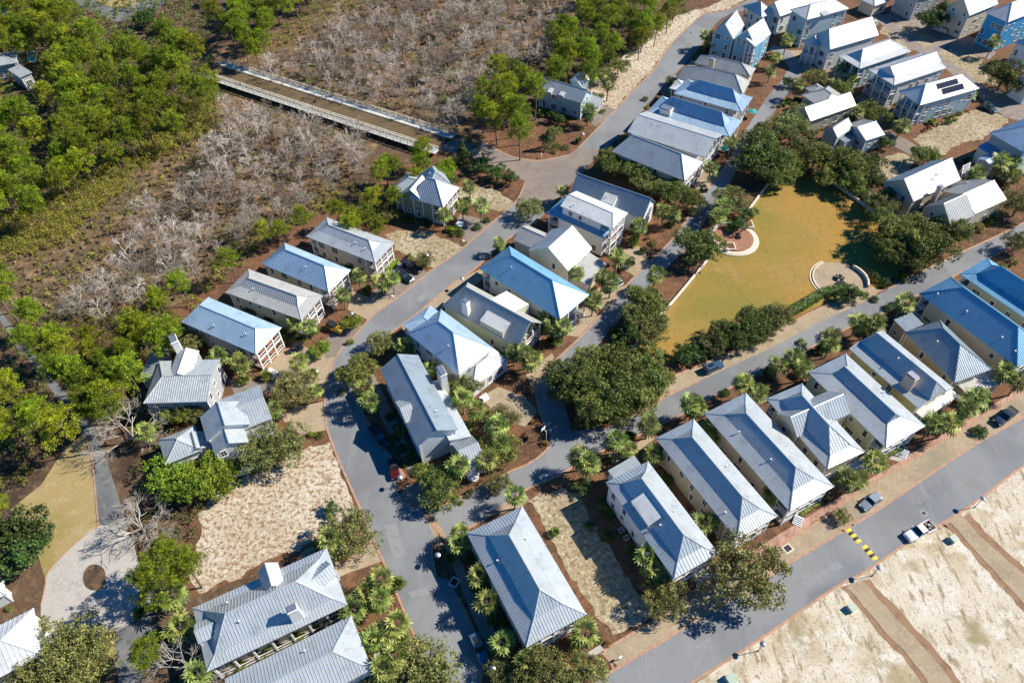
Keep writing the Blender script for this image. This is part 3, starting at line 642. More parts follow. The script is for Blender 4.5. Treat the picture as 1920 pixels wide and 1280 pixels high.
    def vent(s, fu, fv, h=.55):
        a, b = s.L*fu, s.WD*fv; p = s.F(a, b, s.hh(a, b)-.05); m = MB(); m.bar(p, p+Vector((0,0,h)), .09, M['steel'], 6); m.bar(p+Vector((0,0,h)), p+Vector((0,0,h+.12)), .16, M['white'], 6); s.put(m, 'vent_pipe')
    def chimney(s, px, ztop, wd=1.3, dp=.9, zb=2.0, mat='chim', taper=0):
        p = W(px, ztop); m = MB(); G = lambda x, y, z: tuple(p + s.u*x + s.v*y + Vector((0,0,z-ztop)))
        P = [(-wd/2-taper,-dp/2),(wd/2+taper,-dp/2),(wd/2+taper,dp/2),(-wd/2-taper,dp/2)]; T = [(-wd/2,-dp/2),(wd/2,-dp/2),(wd/2,dp/2),(-wd/2,dp/2)]
        for i in range(4): j = (i+1) % 4; m.poly([G(*P[i],zb), G(*P[j],zb), G(*T[j],ztop), G(*T[i],ztop)], M[mat])
        m.box(-wd/2-.12, wd/2+.12, -dp/2-.12, dp/2+.12, ztop, ztop+.18, M[mat], F=G)
        c_ = s.put(m, 'chimney'); m = MB(); m.box(-wd/2+.2, wd/2-.2, -dp/2+.15, dp/2-.15, ztop+.18, ztop+.45, M['steel'], F=G); m.box(-wd/2+.05, wd/2-.05, -dp/2, dp/2, ztop+.45, ztop+.55, M['steel'], F=G); s.put(m, 'cap', c_)
    def steps(s, px, dirv, wd=1.6, n=5, z=.9):
        p = W(px); d = Vector((math.cos(dirv), math.sin(dirv), 0)); t = Vector((-d.y, d.x, 0)); m = MB()
        for i in range(n): m.box(-wd/2, wd/2, i*.3, (i+1)*.3+.001*i, 0, z*(n-i)/n, M['white'], F=lambda x, y, zz: tuple(p + t*x + d*y + Vector((0,0,zz))))
        s.put(m, 'steps')
    def doorat(s, side='u1', wd=1.1): pass

CREAM, WHITE, GREY, BEIGE, GREEN, LIME, BLUE, TAN, SAGE, SKY, BROWN, YEL = (.62,.56,.42), (.76,.77,.76), (.40,.42,.43), (.54,.47,.38), (.13,.25,.19), (.52,.56,.36), (.10,.38,.56), (.45,.38,.27), (.42,.45,.33), (.40,.55,.60), (.22,.19,.16), (.62,.50,.25)
def build_houses():
    # ---- row of houses in the lower right, between the side street and the front street
    h = House('house', 'long house with a broad hipped metal roof left of the narrow sand lot', 'hipped house by the narrow sand lot', WHITE, 'galv', [(978,946),(875,999),(986.7,1213)], 6.5)
    h.block([(978,946),(875,999),(986.7,1213)], 6.5, 'hip', r=((955,1002),(1011.5,1104.6)), flare=(2.7,1.35), porch=(('u1',2.6,2),)); h.vent(.35,.2); h.vent(.3, .75)
    h.finish()
    h = House('house', 'white house with a big shed dormer and ribbed roof, right of the narrow sand lot', 'house with the big shed dormer', WHITE, 'galv', [(1213.4,862.3),(1136,904),(1264,1084.7)], 6.8)
    h.block([(1213.4,862.3),(1136,904),(1264,1084.7)], 6.8, 'hip', r=((1204,896),(1282.4,1001.4)), flare=(1.9,.9), porch=(('u1',2.2,2),), seam=.62); h.vent(.6,.3); h.vent(.55,.7)
    h.block([(1204,916),(1183,939.5),(1213.4,987)], 8.6, 'shed', zh=.9, z0=7.0, o=.3, roof='white', win={'v1':0,'u0':1,'u1':1}, seam=.62)
    h.block([(1186,855),(1140,881.6),(1160.6,901)], 5.4, 'shed', rise=.8, o=.3, roof='galv', seam=.62)
    h.finish()
    h = House('house', 'long tan house whose hipped roof is half blue, right of the big shed dormer', 'long tan house', TAN, 'galv', [(1300,784),(1229,821),(1382,1011)], 6.5)
    h.block([(1300,784),(1229,821),(1382,1011)], 6.5, 'hip', r=((1299,819),(1391,931)), flare=(2.2,1.0), porch=(('u1',2.4,2),('u0',1.8,2))); h.vent(.8,.12); h.vent(.5,.78)
    h.finish()
    h = House('house', 'long cream house with a plain hipped roof, left of the many-gabled house', 'plain long cream house', CREAM, 'galv', [(1397.5,735),(1320,775),(1481,959)], 6.5)
    h.block([(1397.5,735),(1320,775),(1481,959)], 6.5, 'hip', r=((1399,775),(1492.5,875)), flare=(2.5,1.0), porch=(('u1',2.6,2),)); h.vent(.3,.22); h.vent(.62,.3); h.steps((1497,972), -2.1)
    h.finish()
    h = House('house', 'many-gabled pale house with crossing roofs and blue-shaded valleys in the lower row', 'many-gabled pale house', CREAM, 'galv', [(1499,713.5),(1437,747),(1551.5,879.4)], 6.8)
    h.block([(1499,713.5),(1437,747),(1551.5,879.4)], 6.8, 'hip', r=((1507,740),(1564.4,791.7)), flare=(1.8,.7), porch=(('u0',2,2),), seam=.6)
    h.block([(1499,817.5),(1456,774.5),(1545,724)], 7.0, 'gable', r=((1485,785),(1564,742)), clamp=(.5,1.0), seam=.6, o=.35)
    h.block([(1626,836),(1588,872),(1603,889)], 3.6, 'shed', rise=1.0, porch=(('u1',1.6,1),), seam=.6, wins=False)
    h.finish()
    h = House('house', 'long pale green house with a narrow blue upper roof strip above wide white skirts', 'long pale green house', LIME, 'galv', [(1584,661),(1515,697.5),(1661,839)], 6.5)
    h.block([(1584,661),(1515,697.5),(1661,839)], 6.5, 'hip', r=((1582.5,687.5),(1681,775)), flare=(3.3,1.1), porch=(('u1',2.4,2),)); h.vent(.55,.85); h.steps((1691,846), -2.1, 2.0)
    h.finish()
    h = House('house', 'yellow-green house with a tall tan chimney standing in its blue-grey roof', 'house with the tall tan chimney', YEL, 'galv', [(1655.5,620),(1592.5,654),(1722.5,765.5)], 6.2)
    h.block([(1655.5,620),(1592.5,654),(1722.5,765.5)], 6.2, 'hip', r=((1647,625.4),(1756,716)), flare=(2.6,.8)); h.vent(.45,.4)
    h.chimney((1711,706), 9.8, 2.0, 1.2, 2.0, 'chimtan', .3)
    h.block([(1778,730),(1712,768),(1730,786)], 3.4, 'shed', rise=.6, roof='white', porch=(('v0',1.5,1),), wins=False)
    h.finish()
    h = House('house', 'tan house with a steep dark grey hipped roof, left of the bright blue roof', 'steep dark grey roof', TAN, 'dark', [(1755,592.5),(1696,622.5),(1789.7,717)], 6.2)
    h.block([(1755,592.5),(1696,622.5),(1789.7,717)], 6.2, 'hip', r=((1772,614),(1805.6,643))); h.vent(.4,.25)
    h.block([(1704,585),(1676,599),(1704,620)], 4.6, 'shed', rise=.5, o=.3, roof='dark')
    h.block([(1840,684),(1791,716),(1815,742)], 3.4, 'shed', rise=.3, roof='grey', o=.3, wins=False)
    h.finish()
    h = House('house', 'big cream house with a bright blue metal roof near the right edge', 'biggest bright blue roof', CREAM, 'vivid', [(1783,519.4),(1723,550),(1907,688)], 6.8)
    h.block([(1783,519.4),(1723,550),(1907,688)], 6.8, 'hip', r=((1809,537),(1913.5,609)), porch=(('u0',2.2,2),('u1',2.4,2))); h.vent(.12,.15); h.vent(.4,.2); h.vent(.75,.2); h.vent(.9,.15)
    h.finish()
    h = House('house', 'pale green house with a deep blue upper roof, cut by the right edge', 'deep blue roofed house', SAGE, 'vivid', [(1853,484.7),(1799,513),(1980,635)], 6.8)
    h.block([(1853,484.7),(1799,513),(1980,635)], 6.8, 'hip', r=((1877,500.6),(1985,567)), flare=(2.4,.8), porch=(('u0',2.2,2),)); h.finish()
    # ---- the western row, left of the main road
    PB = (('u1',2.8,2),)
    h = House('house', 'beige house with ribbed hipped roof and white double porch, nearest the green house', 'beige double-porch house', BEIGE, 'galv', [(614.7,408.2),(573.7,443.2),(703.2,493)], 6.3)
    h.block([(614.7,408.2),(573.7,443.2),(703.2,493)], 6.3, 'hip', r=((615.8,422.4),(691,449.8)), flare=(2.2,.9), porch=PB+(('u0',2.0,2),)); h.vent(.65,.3); h.vent(.8,.25)
    h.finish()
    h = House('house', 'cream double-porch house with a blue and white hipped roof, beside the beige one', 'cream double-porch house', CREAM, 'blue', [(535,456),(490,494),(616,547.5)], 6.3)
    h.block([(535,456),(490,494),(616,547.5)], 6.3, 'hip', r=((536,467.5),(607.5,498.7)), porch=PB); h.vent(.6,.3)
    h.finish()
    h = House('house', 'grey-green house with a dull grey hipped roof and a white double porch', 'dull grey roofed house', SAGE, 'grey', [(467.5,505),(422.5,547.5),(565,600)], 6.3)
    h.block([(467.5,505),(422.5,547.5),(565,600)], 6.3, 'hip', r=((467.5,520),(555,556)), flare=(2.3,.8), porch=PB); h.vent(.3,.3)
    h.finish()
    h = House('house', 'grey house with a blue roof, blazing white roof end and orange porch floors', 'house with orange porch floors', GREY, 'blue', [(390,557),(341,604),(480,664)], 6.3)
    h.block([(390,557),(341,604),(480,664)], 6.3, 'hip', r=((376,571),(478,617.6)), porch=(('u1',3.0,2),)); h.vent(.4,.2); h.vent(.8,.3)
    h.steps((503,701), -.4, 2.2, 6, 1.0); h.finish()
    h = House('house', 'grey house with crossing ribbed gables and a broad chimney, beside the wooded lane', 'grey crossing-gabled house', GREY, 'galv', [(300,700),(269,756),(389,752.5)], 6.0)
    h.block([(322,676),(269,756),(389,752.5)], 6.0, 'half', r=((302.5,711),(389,709)), ins=(3,0), o=.4, seam=.45)
    h.block([(369,657.5),(357,702),(352,722)][::1] if False else [(318,700),(357,706),(369,657.5)], 7.0, 'gable', r=((330,702),(345,652)), roof='white', o=.3, clamp=(.2,.5))
    h.block([(316,654),(295,705),(266,710)] if False else [(318,656),(281,661),(266,710)], 4.6, 'shed', rise=1.0, roof='galv', o=.3)
    h.block([(368,671),(391,677),(400,698)], 4.6, 'hip', rise=.9, o=.3, wins=False)
    h.chimney((325,636), 9.8, 2.4, 1.3, 2.0, 'chim', .3); h.finish()
    h = House('house', 'white gabled house with crossing grey roofs, above the straw-covered sand lot on the left', 'house above the left sand lot', WHITE, 'galv', [(408,738),(377,789),(388,826)], 5.6)
    h.block([(472,802),(388,827),(375,782)], 6.2, 'gable', r=((430,799),(417,757)), o=.35, clamp=(.4,.8))
    h.block([(500,716),(510,784),(428,802)], 5.4, 'gable', r=((505,745),(430,760)), o=.35, clamp=(.3,.6))
    h.block([(469,836),(403,854),(391,812)], 5.4, 'gable', r=((436,817),(431,795)), o=.35, clamp=(.5,1.0), win={'u0':2})
    h.block([(366,800),(298,824),(308,872)], 4.2, 'hip', rise=1.9, ins=(3,3), o=.3); h.block([(398,842),(350,858),(342,826)], 3.6, 'gable', rise=1.6, o=.3, wins=False)
    h.finish()
    h = House('house', 'green clapboard house with steep silver roofs and a corner porch, left of the main road', 'green clapboard house', GREEN, 'galv', [(872,368),(831,389),(762,370)], 6.6)
    h.block([(881,357),(831,389),(768,371)], 6.6, 'hip', r=((818,335),(800,334)), porch=(('u0',3.0,2),), clamp=(.6,.95))
    h.block([(770,324),(734,356),(790,372)], 6.2, 'hip', rise=1.8, ins=(3,1), porch=(('u0',1.6,2),))
    h.block([(790,379),(750,365),(773,338)], 6.5, 'gable', r=((767,357),(781,343)), o=.3, clamp=(.7,1.1), roof='white')
    h.block([(843,341),(803,356),(787,328)], 7.4, 'hip', rise=3.0, ins=(2.6,2.0), o=.25, nowall=True, z0=6, roof='galv'); h.vent(.5, .3); h.steps((858,420), -.6, 2.2, 5)
    h.finish()
    h = House('house', 'light blue gabled house with two white shed dormers, alone beside the pines', 'light blue dormered house', SKY, 'galv', [(1112,174.5),(1090.6,194),(1007.5,169)], 5.6)
    h.block([(1112,174.5),(1090.6,194),(1007.5,169)], 5.6, 'gable', r=((1102,168),(1014.5,141.7)), o=.4); 
    h.block([(1034,157.5),(1025.6,172),(1033.5,175)], 6.2, 'shed', zh=.9, z0=4.5, o=.12, roof='white', win={'u0':0,'u1':0,'v1':0}); h.block([(1056,164),(1047,177.6),(1056,180.6)], 6.2, 'shed', zh=.9, z0=4.5, o=.12, roof='white', win={'u0':0,'u1':0,'v1':0})
    h.block([(1109,180),(1132,187),(1121,203)], 3.2, 'shed', rise=.9, porch=(('v0',2.6,1),), wins=False, o=.25)
    h.block([(1062,155),(1091,163),(1100,146)], 5.4, 'gable', rise=2.2, o=.3, roof='white'); h.finish()
    # ---- the middle row, between the main road and the back lane
    h = House('house', 'large white gabled house throwing a long shadow onto the bend of the main road', 'large white gabled house', WHITE, 'dark', [(783,664),(712.5,692),(783,837)], 7.0)
    h.block([(783,664),(712.5,692),(783,837)], 7.0, 'gable', r=((744.6,659),(817,805.6)), o=.5, clamp=(.45,.9), win={'u1':1,'u0':1}); h.vent(.78,.7); ridge = h
    h.block([(741,753),(761,793),(781,783)], 7.4, 'gable', rise=1.3, o=.2, roof='galv', nowall=True)
    h.block([(822,716),(880,817),(826,716)], 4.2, 'shed', rise=1.4, o=.3, roof='galv') if False else h.block([(790,732),(826,712),(883,818)], 4.4, 'shed', rise=1.6, o=.3, roof='galv', win={'u0':0})
    h.block([(847.5,831),(873,881),(910,862)], 3.9, 'gable', rise=1.9, o=.35, roof='galv'); h.chimney((828,696), 9.0, 1.2, 2.4, 2.0, 'chim', .2); h.steps((890,889), -1.8, 1.8)
    h.finish()
    h = House('house', 'white house with bright blue and dazzling white slopes, above the large gabled one', 'bright blue and white roof', WHITE, 'blue', [(825,578),(764,624.7),(861,701.6)], 6.6)
    h.block([(825,578),(764,624.7),(861,701.6)], 6.6, 'hip', r=((825,601),(854,620)), roof='vivid' if False else 'blue'); h.vent(.65,.25)
    h.block([(801,568),(754,609),(777,627)], 6.1, 'hip', rise=1.0, ins=(2.5,0), o=.35, porch=(('u0',2.4,2),), wins=False)
    h.block([(921,652),(953.7,674),(895.6,735)], 3.7, 'hip', rise=2.0, ins=(3.5,3.5), roof='white', o=.35); h.steps((905,745), -.9, 1.8, 4)
    h.finish()
    h = House('house', 'pale yellow-green house with a grey gable roof, white chimney and two facing shed dormers', 'pale yellow-green house', LIME, 'grey', [(1013.8,603),(972.5,652),(830,572)], 5.2)
    h.block([(1013.8,603),(972.5,652),(830,572)], 5.2, 'half', r=((991,604),(877,535.6)), ins=(0,3), o=.4, clamp=(.5,.95), porch=(('u0',1.6,2),))
    h.block([(927.5,567.5),(899.4,600.3),(938.8,629.4)], 7.0, 'shed', zh=1.5, z0=5, o=.2, roof='white'); h.block([(927.5,564),(950,545),(992,570)], 6.8, 'shed', zh=1.5, z0=3, o=.2, roof='white', sun=True)
    h.chimney((873,566), 9.2, 1.5, 1.0, 4.0, 'chim', .25); h.finish()
    h = House('house', 'white house with the largest bright blue roof slope, in the middle of the photo', 'central bright blue roof', WHITE, 'vivid', [(952.5,460),(899,502.5),(1050,599)], 6.8)
    h.block([(952.5,460),(899,502.5),(1050,599)], 6.8, 'hip', r=((962,476),(1044,518)), porch=(('u0',2.2,2),('u1',2.0,1))); h.vent(.3,.3); h.steps((925,540), 3.8) if False else None
    h.finish()
    h = House('house', 'cream house with one steep creamy white slope, beside the tall three-storey white house', 'steep creamy white roof', CREAM, 'grey', [(985,476),(1066,508),(1106,465)], 5.8)
    h.block([(985,474),(1066,508),(1110,466)], 5.8, 'gable', r=((1021,470),(1071,426)), roof='white', o=.4, clamp=(.5,1.1), win={'u0':1})
    h.block([(1068,507),(1101,535),(1133,493)], 3.3, 'shed', rise=1.6, roof='grey', o=.3, wins=False); h.block([(996,425),(963,450),(1012,474)], 4.6, 'gable', rise=2.0, roof='grey', o=.3)
    h.finish()
    h = House('house', 'tall white three-storey house with a terrace stacked with white railings beside the back lane', 'tall white three-storey house', WHITE, 'grey', [(1180,400),(1148.8,429),(1050.6,386)], 9.2)
    h.block([(1180,400),(1148.8,429),(1050.6,386)], 9.2, 'half', r=((1148.8,400),(1066,364)), ins=(3,0), porch=(('u0',3.2,3),), roof='white', clamp=(.3,.6)); h.vent(.8,.2)
    h.block([(1168,412),(1131,446),(1027,397)], 6.2, 'hip', rise=1.5, roof='vivid', o=.35, porch=(('u1',3,2),))
    h.finish()
    h = House('house', 'long dark blue-grey gable roofed house under the oaks, behind the tall white one', 'long dark gabled house', WHITE, 'dark', [(1245,386),(1206,410),(1069,362)], 5.4)
    h.block([(1240,382),(1206,410),(1069,362)], 5.4, 'gable', r=((1221,376),(1090.6,324)), o=.4, clamp=(.5,1.0)); h.block([(1137.5,361),(1126,375.6),(1148.8,385)], 7.2, 'shed', zh=.9, z0=5.5, o=.12, roof='white', win={'u0':0,'u1':0,'v1':0}); h.vent(.3,.5)
    h.finish()
    # ---- the northern row, right of the upper road
    PR = (('u0',2.6,2),)
    h = House('house', 'cream house nearest the oaks in the upper row of ribbed roofs', 'lowest roof of the upper row', CREAM, 'blue', [(1316,302.6),(1283.5,339.5),(1147,281)], 6.0)
    h.block([(1316,302.6),(1283.5,339.5),(1147,284)], 6.0, 'hip', r=((1279,286.8),(1185,255)), porch=PR, roof='galv'); h.finish()
    h = House('house', 'white house with one plain ribbed gable slope, second in the upper row', 'plain ribbed gable roof', WHITE, 'galv', [(1356,258),(1322.5,295),(1176,247.7)], 6.6)
    h.block([(1366,256),(1322.5,295),(1176,247.7)], 6.6, 'gable', r=((1351,261.4),(1196,217)), o=.35, porch=(('u0',2.2,2),), roof='galv'); h.finish()
    h = House('house', 'grey house with a blue roof and a big square white chimney, upper row', 'big square white chimney', GREY, 'blue', [(1391,225.6),(1368,257),(1214,209)], 5.8)
    h.block([(1391,225.6),(1368,257),(1214,208.7)], 5.8, 'hip', r=((1354,208.7),(1260,181)), flare=(2.6,.8), porch=(('u0',2.0,1),)); h.chimney((1250,204), 7.4, 3.2, 2.0, 0, 'chim'); h.finish()
    h = House('house', 'house with a blue upper roof over a dazzling white skirt, fourth in the upper row', 'blue roof with the white skirt', GREY, 'blue', [(1414,183.4),(1391,211),(1262,174)], 5.8)
    h.block([(1414,183.4),(1391,211),(1264,175)], 5.8, 'hip', r=((1375,165.4),(1314,148.6)), flare=(2.6,.8), porch=(('u0',2.0,1),)); h.block([(1296,150),(1255,166),(1262,176)] if False else [(1268,148),(1255,165.4),(1296,176)], 5.2, 'hip', rise=.6, roof='white', porch=(('u0',2,1),), wins=False); h.finish()
    h = House('house', 'dark grey roofed low house with a small pale dormer gable, fifth in the upper row', 'dark grey dormered roof', SAGE, 'grey', [(1416,154),(1392,175),(1268,146)], 4.8)
    h.block([(1416,154),(1392,176),(1268,147)], 4.8, 'hip', r=((1379.5,137),(1323.5,123)), roof='grey', clamp=(.4,.8)); h.block([(1346,137),(1333,153),(1318,148)], 5.6, 'gable', rise=2.2, roof='white', nowall=True); h.block([(1309,120),(1291,128),(1280,142)], 4.2, 'shed', rise=.8, roof='galv'); h.finish()
    h = House('house', 'low house with a pale grey hipped roof and a small tan chimney', 'small tan chimney', BEIGE, 'grey', [(1431,132.7),(1406,143.5),(1301,118)], 5.0)
    h.block([(1431,132),(1407,144),(1302,118)], 5.0, 'hip', r=((1393,115),(1336,102)), roof='grey'); h.chimney((1335.5,112.5), 7.6, 1.6, 1.0, 3, 'chimtan'); h.finish()
    h = House('house', 'tall light blue house with two steep pointed gables at the bend of the upper road', 'house with two pointed gables', BLUE, 'galv', [(1335,60),(1415,83),(1438,66)], 8.4)
    h.block([(1337,63),(1375,74),(1396,47)], 7.8, 'gable', rise=4.0, o=.3, roof='white', wall=(.20,.47,.62), win={'u0':2,'v0':0}); h.block([(1375,74),(1416,86),(1434,60)], 7.8, 'gable', rise=4.0, o=.3, roof='white', wall=(.20,.47,.62), win={'u0':3})
    h.block([(1362,104),(1410,113),(1416,103)], 3.4, 'shed', rise=.7, roof='vivid', o=.2, wins=False) if False else None
    h.block([(1396,82),(1416,88),(1428,72)], 8.2, 'shed', rise=1.5, o=.3, wins=True, porch=(('u0',1.5,3),), roof='white'); h.finish()
    h = House('house', 'white house with a small pyramid-like hipped roof, right of the two pointed gables', 'white house with the pyramid-like roof', WHITE, 'white', [(1454,25.6),(1428,32.5),(1392,12)], 6.5)
    h.block([(1454,25.6),(1428,32.5),(1392,12)], 6.5, 'hip', rise=2.8, ins=(4.5,5), porch=(('u1',2.4,2),)); h.finish()
    h = House('house', 'pale house with a large cream gable roof behind the three-storey one', 'pale cream roofed house at the top edge', WHITE, 'white', [(1438,14),(1463,31),(1550,0)], 6.8)
    h.block([(1438,14),(1463,31),(1550,0)], 6.8, 'gable', rise=3.4, roof='grey'); h.finish()
    # ---- the row of white roofs at the upper right
    h = House('house', 'three-storey grey-blue house with a tall garage opening, top of the white roofed row', 'three-storey grey-blue house', SKY, 'white', [(1473.4,20),(1512.8,37.5),(1592.5,16)], 9.6)
    h.block([(1473.4,20),(1512.8,37.5),(1592.5,16)], 9.6, 'hip', r=((1517,8.4),(1566,0)), win={'v0':6,'u0':2}, clamp=(.3,.8)); h.block([(1526,11),(1544,30),(1558,27)], 9.9, 'shed', rise=1.4, roof='white', z0=8, nowall=True); h.finish()
    h = House('house', 'white house with a glaring white roof and a small blue front hip', 'glaring white roof', WHITE, 'white', [(1506,73),(1556,92.5),(1647.5,66)], 7.4)
    h.block([(1506,72),(1556,93),(1647.5,66)], 7.4, 'half', r=((1556,56),(1622,35)), ins=(4,0), clamp=(.4,.9), win={'u0':2}); h.block([(1508,76),(1533,88),(1545,78)], 7.0, 'hip', rise=1.8, ins=(2,0), roof='galv', porch=(('u0',1.6,2),)); h.vent(.3,.3); h.finish()
    h = House('house', 'blue-grey house with a cream ribbed roof, third of the white roofed row', 'cream ribbed hip roof', SKY, 'grey', [(1573,103),(1612.5,129),(1710,96)], 7.2)
    h.block([(1573,103),(1612.5,129),(1710,96)], 7.2, 'hip', r=((1617.5,92.5),(1670,76)), roof='white', porch=(('u0',2.4,2),), flare=(2,.6)); h.finish()
    h = House('house', 'white house with an upper balcony over a dark garage, fourth of the white roofed row', 'balcony over the dark garage', WHITE, 'white', [(1627,131),(1676,160),(1775,127.5)], 7.4)
    h.block([(1627,131),(1676,160),(1775,127.5)], 7.4, 'half', r=((1670,126),(1746,101)), ins=(3,0), flare=(2.2,.7), porch=(('u0',2.6,2),)); h.finish()
    h = House('house', 'pale blue house with dark solar panels on its white roof, at the upper right', 'house with the solar panels', SKY, 'white', [(1681,172),(1725,197.6),(1837,166)], 7.2)
    F, L, WD = h.block([(1681,172),(1725,197.6),(1837,166)], 7.2, 'hip', r=((1731,156),(1795,134)), porch=(('u0',2.2,2),), win={'v0':7})
    for k, (a0, a1, b0, b1) in enumerate(((.40,.76,.10,.26), (.35,.70,.28,.43))):
        m = MB(); P = [F(L*a, WD*b, h.hh(L*a, WD*b)+.14) for a, b in ((a0,b0),(a1,b0),(a1,b1),(a0,b1))]; m.slab(P, .06, M['panel'], M['steel']); h.put(m, 'solar_panel')
    h.block([(1736,172),(1741,199),(1762,192)], 7.5, 'gable', rise=1.4, roof='white', nowall=True) if False else None
    h.finish()
    h = House('house', 'low grey house with a rounded roof end and a cream gable slope', 'rounded roof end', SAGE, 'grey', [(1489,206),(1520,227.5),(1605.6,198)], 4.4)
    h.block([(1489,206),(1520,227.5),(1605.6,198)], 4.4, 'gable', r=((1514,201),(1573,180)), roof='grey', clamp=(.4,.9)); h.block([(1545,156),(1503,178),(1540,204)], 4.4, 'hip', rise=2.0, ins=(3.5,2.5), roof='grey'); h.block([(1530,155),(1508,165),(1520,176)], 4.2, 'hip', rise=1.2, ins=(2,.5), roof='grey', wins=False); h.finish()
    h = House('house', 'low teal-walled house with two small grey gables among the oaks', 'low teal-walled house', SKY, 'grey', [(1586,212),(1546,244),(1570.6,259)], 4.6)
    h.block([(1546,244),(1570.6,259),(1600,240)], 4.6, 'gable', r=((1562,238),(1584,226)), roof='grey', o=.3, clamp=(.4,.9)); h.block([(1598,230),(1624,264),(1660,252.5)], 4.2, 'gable', r=((1612,244),(1644,231)), roof='grey', o=.3, clamp=(.4,1), sun=True); h.block([(1560,250),(1585,268),(1618,250)], 3.2, 'shed', rise=.6, roof='dark', o=.2, wins=False); h.finish()
    h = House('house', 'house with a broad plain white ribbed gable roof and a pergola on its right end', 'broad plain white roof', BEIGE, 'white', [(1664,338),(1713,378),(1802,337)], 5.8)
    h.block([(1664,338),(1713,378),(1802,337)], 5.8, 'gable', r=((1683,337),(1783.6,297)), o=.4, clamp=(.35,.8)); h.vent(.5,.25); h.vent(.6,.3)
    m = MB()
    for i in range(8):
        a = W((1801+i*.6, 334-i*3.2), 3); b = a + h.u*3.2; m.bar(a, b, .09, M['white'], 4)
    for fr in (.3, 2.9): m.bar(W((1801,334),2.9)+h.u*fr, W((1805,311),2.9)+h.u*fr, .09, M['white'], 4); p = W((1801,334),2.9)+h.u*fr; m.bar(p, (p.x,p.y,0), .1, M['white'], 4); p = W((1805,311),2.9)+h.u*fr; m.bar(p, (p.x,p.y,0), .1, M['white'], 4)
    h.put(m, 'pergola'); h.finish()
    h = House('house', 'cream house with two creamy gables and a slanting chimney above the side street', 'house with two creamy gables', CREAM, 'white', [(1790,348),(1826,402),(1888,374)], 5.2)
    h.block([(1792,348),(1829,401),(1888,374)], 5.2, 'gable', r=((1815,362),(1867,340)), o=.3, clamp=(.5,1.0), roof='grey'); h.block([(1741,384),(1783,424),(1826,404)], 5.2, 'gable', r=((1775.6,379.6),(1812,363.5)), o=.3, clamp=(.5,1.0), roof='grey'); h.block([(1806,336),(1781,349),(1806,368)], 4.6, 'hip', rise=1.4, roof='grey', o=.3); h.chimney((1763,352), 8.0, 1.1, .9, 0, 'chimtan'); h.finish()
    h = House('house', 'blue roofed house with a small gabled garage at the right edge', 'blue roof with the small garage', WHITE, 'vivid', [(1857,249),(1922,287),(1995,255)], 8.0)
    h.block([(1857,249),(1922,287),(1995,255)], 8.0, 'hip', rise=3.4, ins=(6,6), wall=GREY, roof='blue'); h.block([(1862,256),(1833,275),(1900,318)], 4.6, 'shed', rise=1.2, roof='vivid', o=.3); h.block([(1837,295.5),(1861,314),(1888,304)], 4.0, 'gable', r=((1849,304),(1878,294)), roof='blue', o=.25, wall=GREY); h.finish()
    h = House('house', 'tall bright blue house with a white roof at the upper right corner', 'tall bright blue house', (.03,.33,.62), 'white', [(1853,22),(1890,42),(1972,10)], 10.2)
    h.block([(1853,22),(1890,42),(1972,10)], 10.2, 'hip', rise=3.4, ins=(5,4), win={'v0':7,'u0':3}, roof='white'); h.finish()
    h = House('house', 'yellow-cream gabled house with two cars parked before it', 'yellow-cream gabled house', YEL, 'white', [(1778,10),(1818,30),(1872,8)], 8.2)
    h.block([(1778,10),(1818,30),(1872,8)], 8.2, 'gable', rise=4.2, wall=CREAM, roof='blue'); h.finish()
    h = House('house', 'grey three-storey house at the top edge behind a dark tree', 'grey house at the top edge', GREY, 'grey', [(1690,-22),(1722,0),(1775,-16)], 7.5)
    h.block([(1690,-22),(1722,0),(1775,-16)], 7.5, 'hip', rise=2.5, win={'u0':2}); h.finish()
    h = House('house', 'small cream building with a low white roof at the top edge, above the rear lane', 'small cream building at the top edge', CREAM, 'white', [(1610,3),(1640,14),(1668,4)], 4.0)
    h.block([(1610,-1),(1640,12),(1668,2)], 4.0, 'hip', rise=1.4); h.finish()
    h = House('house', 'white house cut by the right edge, beside the dark green car', 'house beside the green car', WHITE, 'white', [(1900,148),(1932,166),(1990,150)], 5.6)
    h.block([(1903,146),(1932,166),(1990,150)], 5.6, 'gable', rise=2.5); h.finish()
    h = House('house', 'white house at the right edge just below the tall bright blue house', 'white house at the right edge', WHITE, 'white', [(1900,80),(1935,96),(1990,78)], 7.6)
    h.block([(1904,78),(1938,96),(1990,78)], 7.6, 'hip', rise=2.5); h.finish()
    # ---- the lower left
    h = House('house', 'big house with a pale grey hipped roof, white chimney and kite-shaped dormer', 'house with the kite-shaped dormer', WHITE, 'galv', [(359.7,1140),(388,1259),(651.7,1133)], 6.0)
    h.block([(359.7,1140),(388,1259),(651.7,1133.4)], 6.0, 'hip', r=((422,1148.7),(555,1088.6)), flare=(1.7,.6), porch=(('v0',1.2,1),)); h.vent(.3,.35); h.vent(.25,.75)
    h.chimney((548,1141), 10.0, 1.5, 1.0, 4.0, 'chim', .35)
    h.block([(484,1071),(510,1103),(528,1086)] if False else [(520,1052),(483,1071),(505,1110)], 8.0, 'gable', rise=1.6, o=.25, z0=5, roof='white', wins=False); h.block([(364,1170),(372,1207),(410,1192)], 7.0, 'gable', rise=1.1, o=.2, z0=4, roof='galv', wins=False)
    h.block([(596,1062),(620,1118),(575,1130)] if False else [(632,1078),(612,1050),(570,1085)], 7.2, 'gable', rise=1.2, o=.2, z0=5, roof='galv', wins=False)
    h.finish()
    h = House('house', 'house with a smooth grey hipped roof, cut by the bottom edge', 'smooth grey roof at the bottom', WHITE, 'galv', [(662.6,1151),(697.6,1253.7),(450,1385)], 6.0)
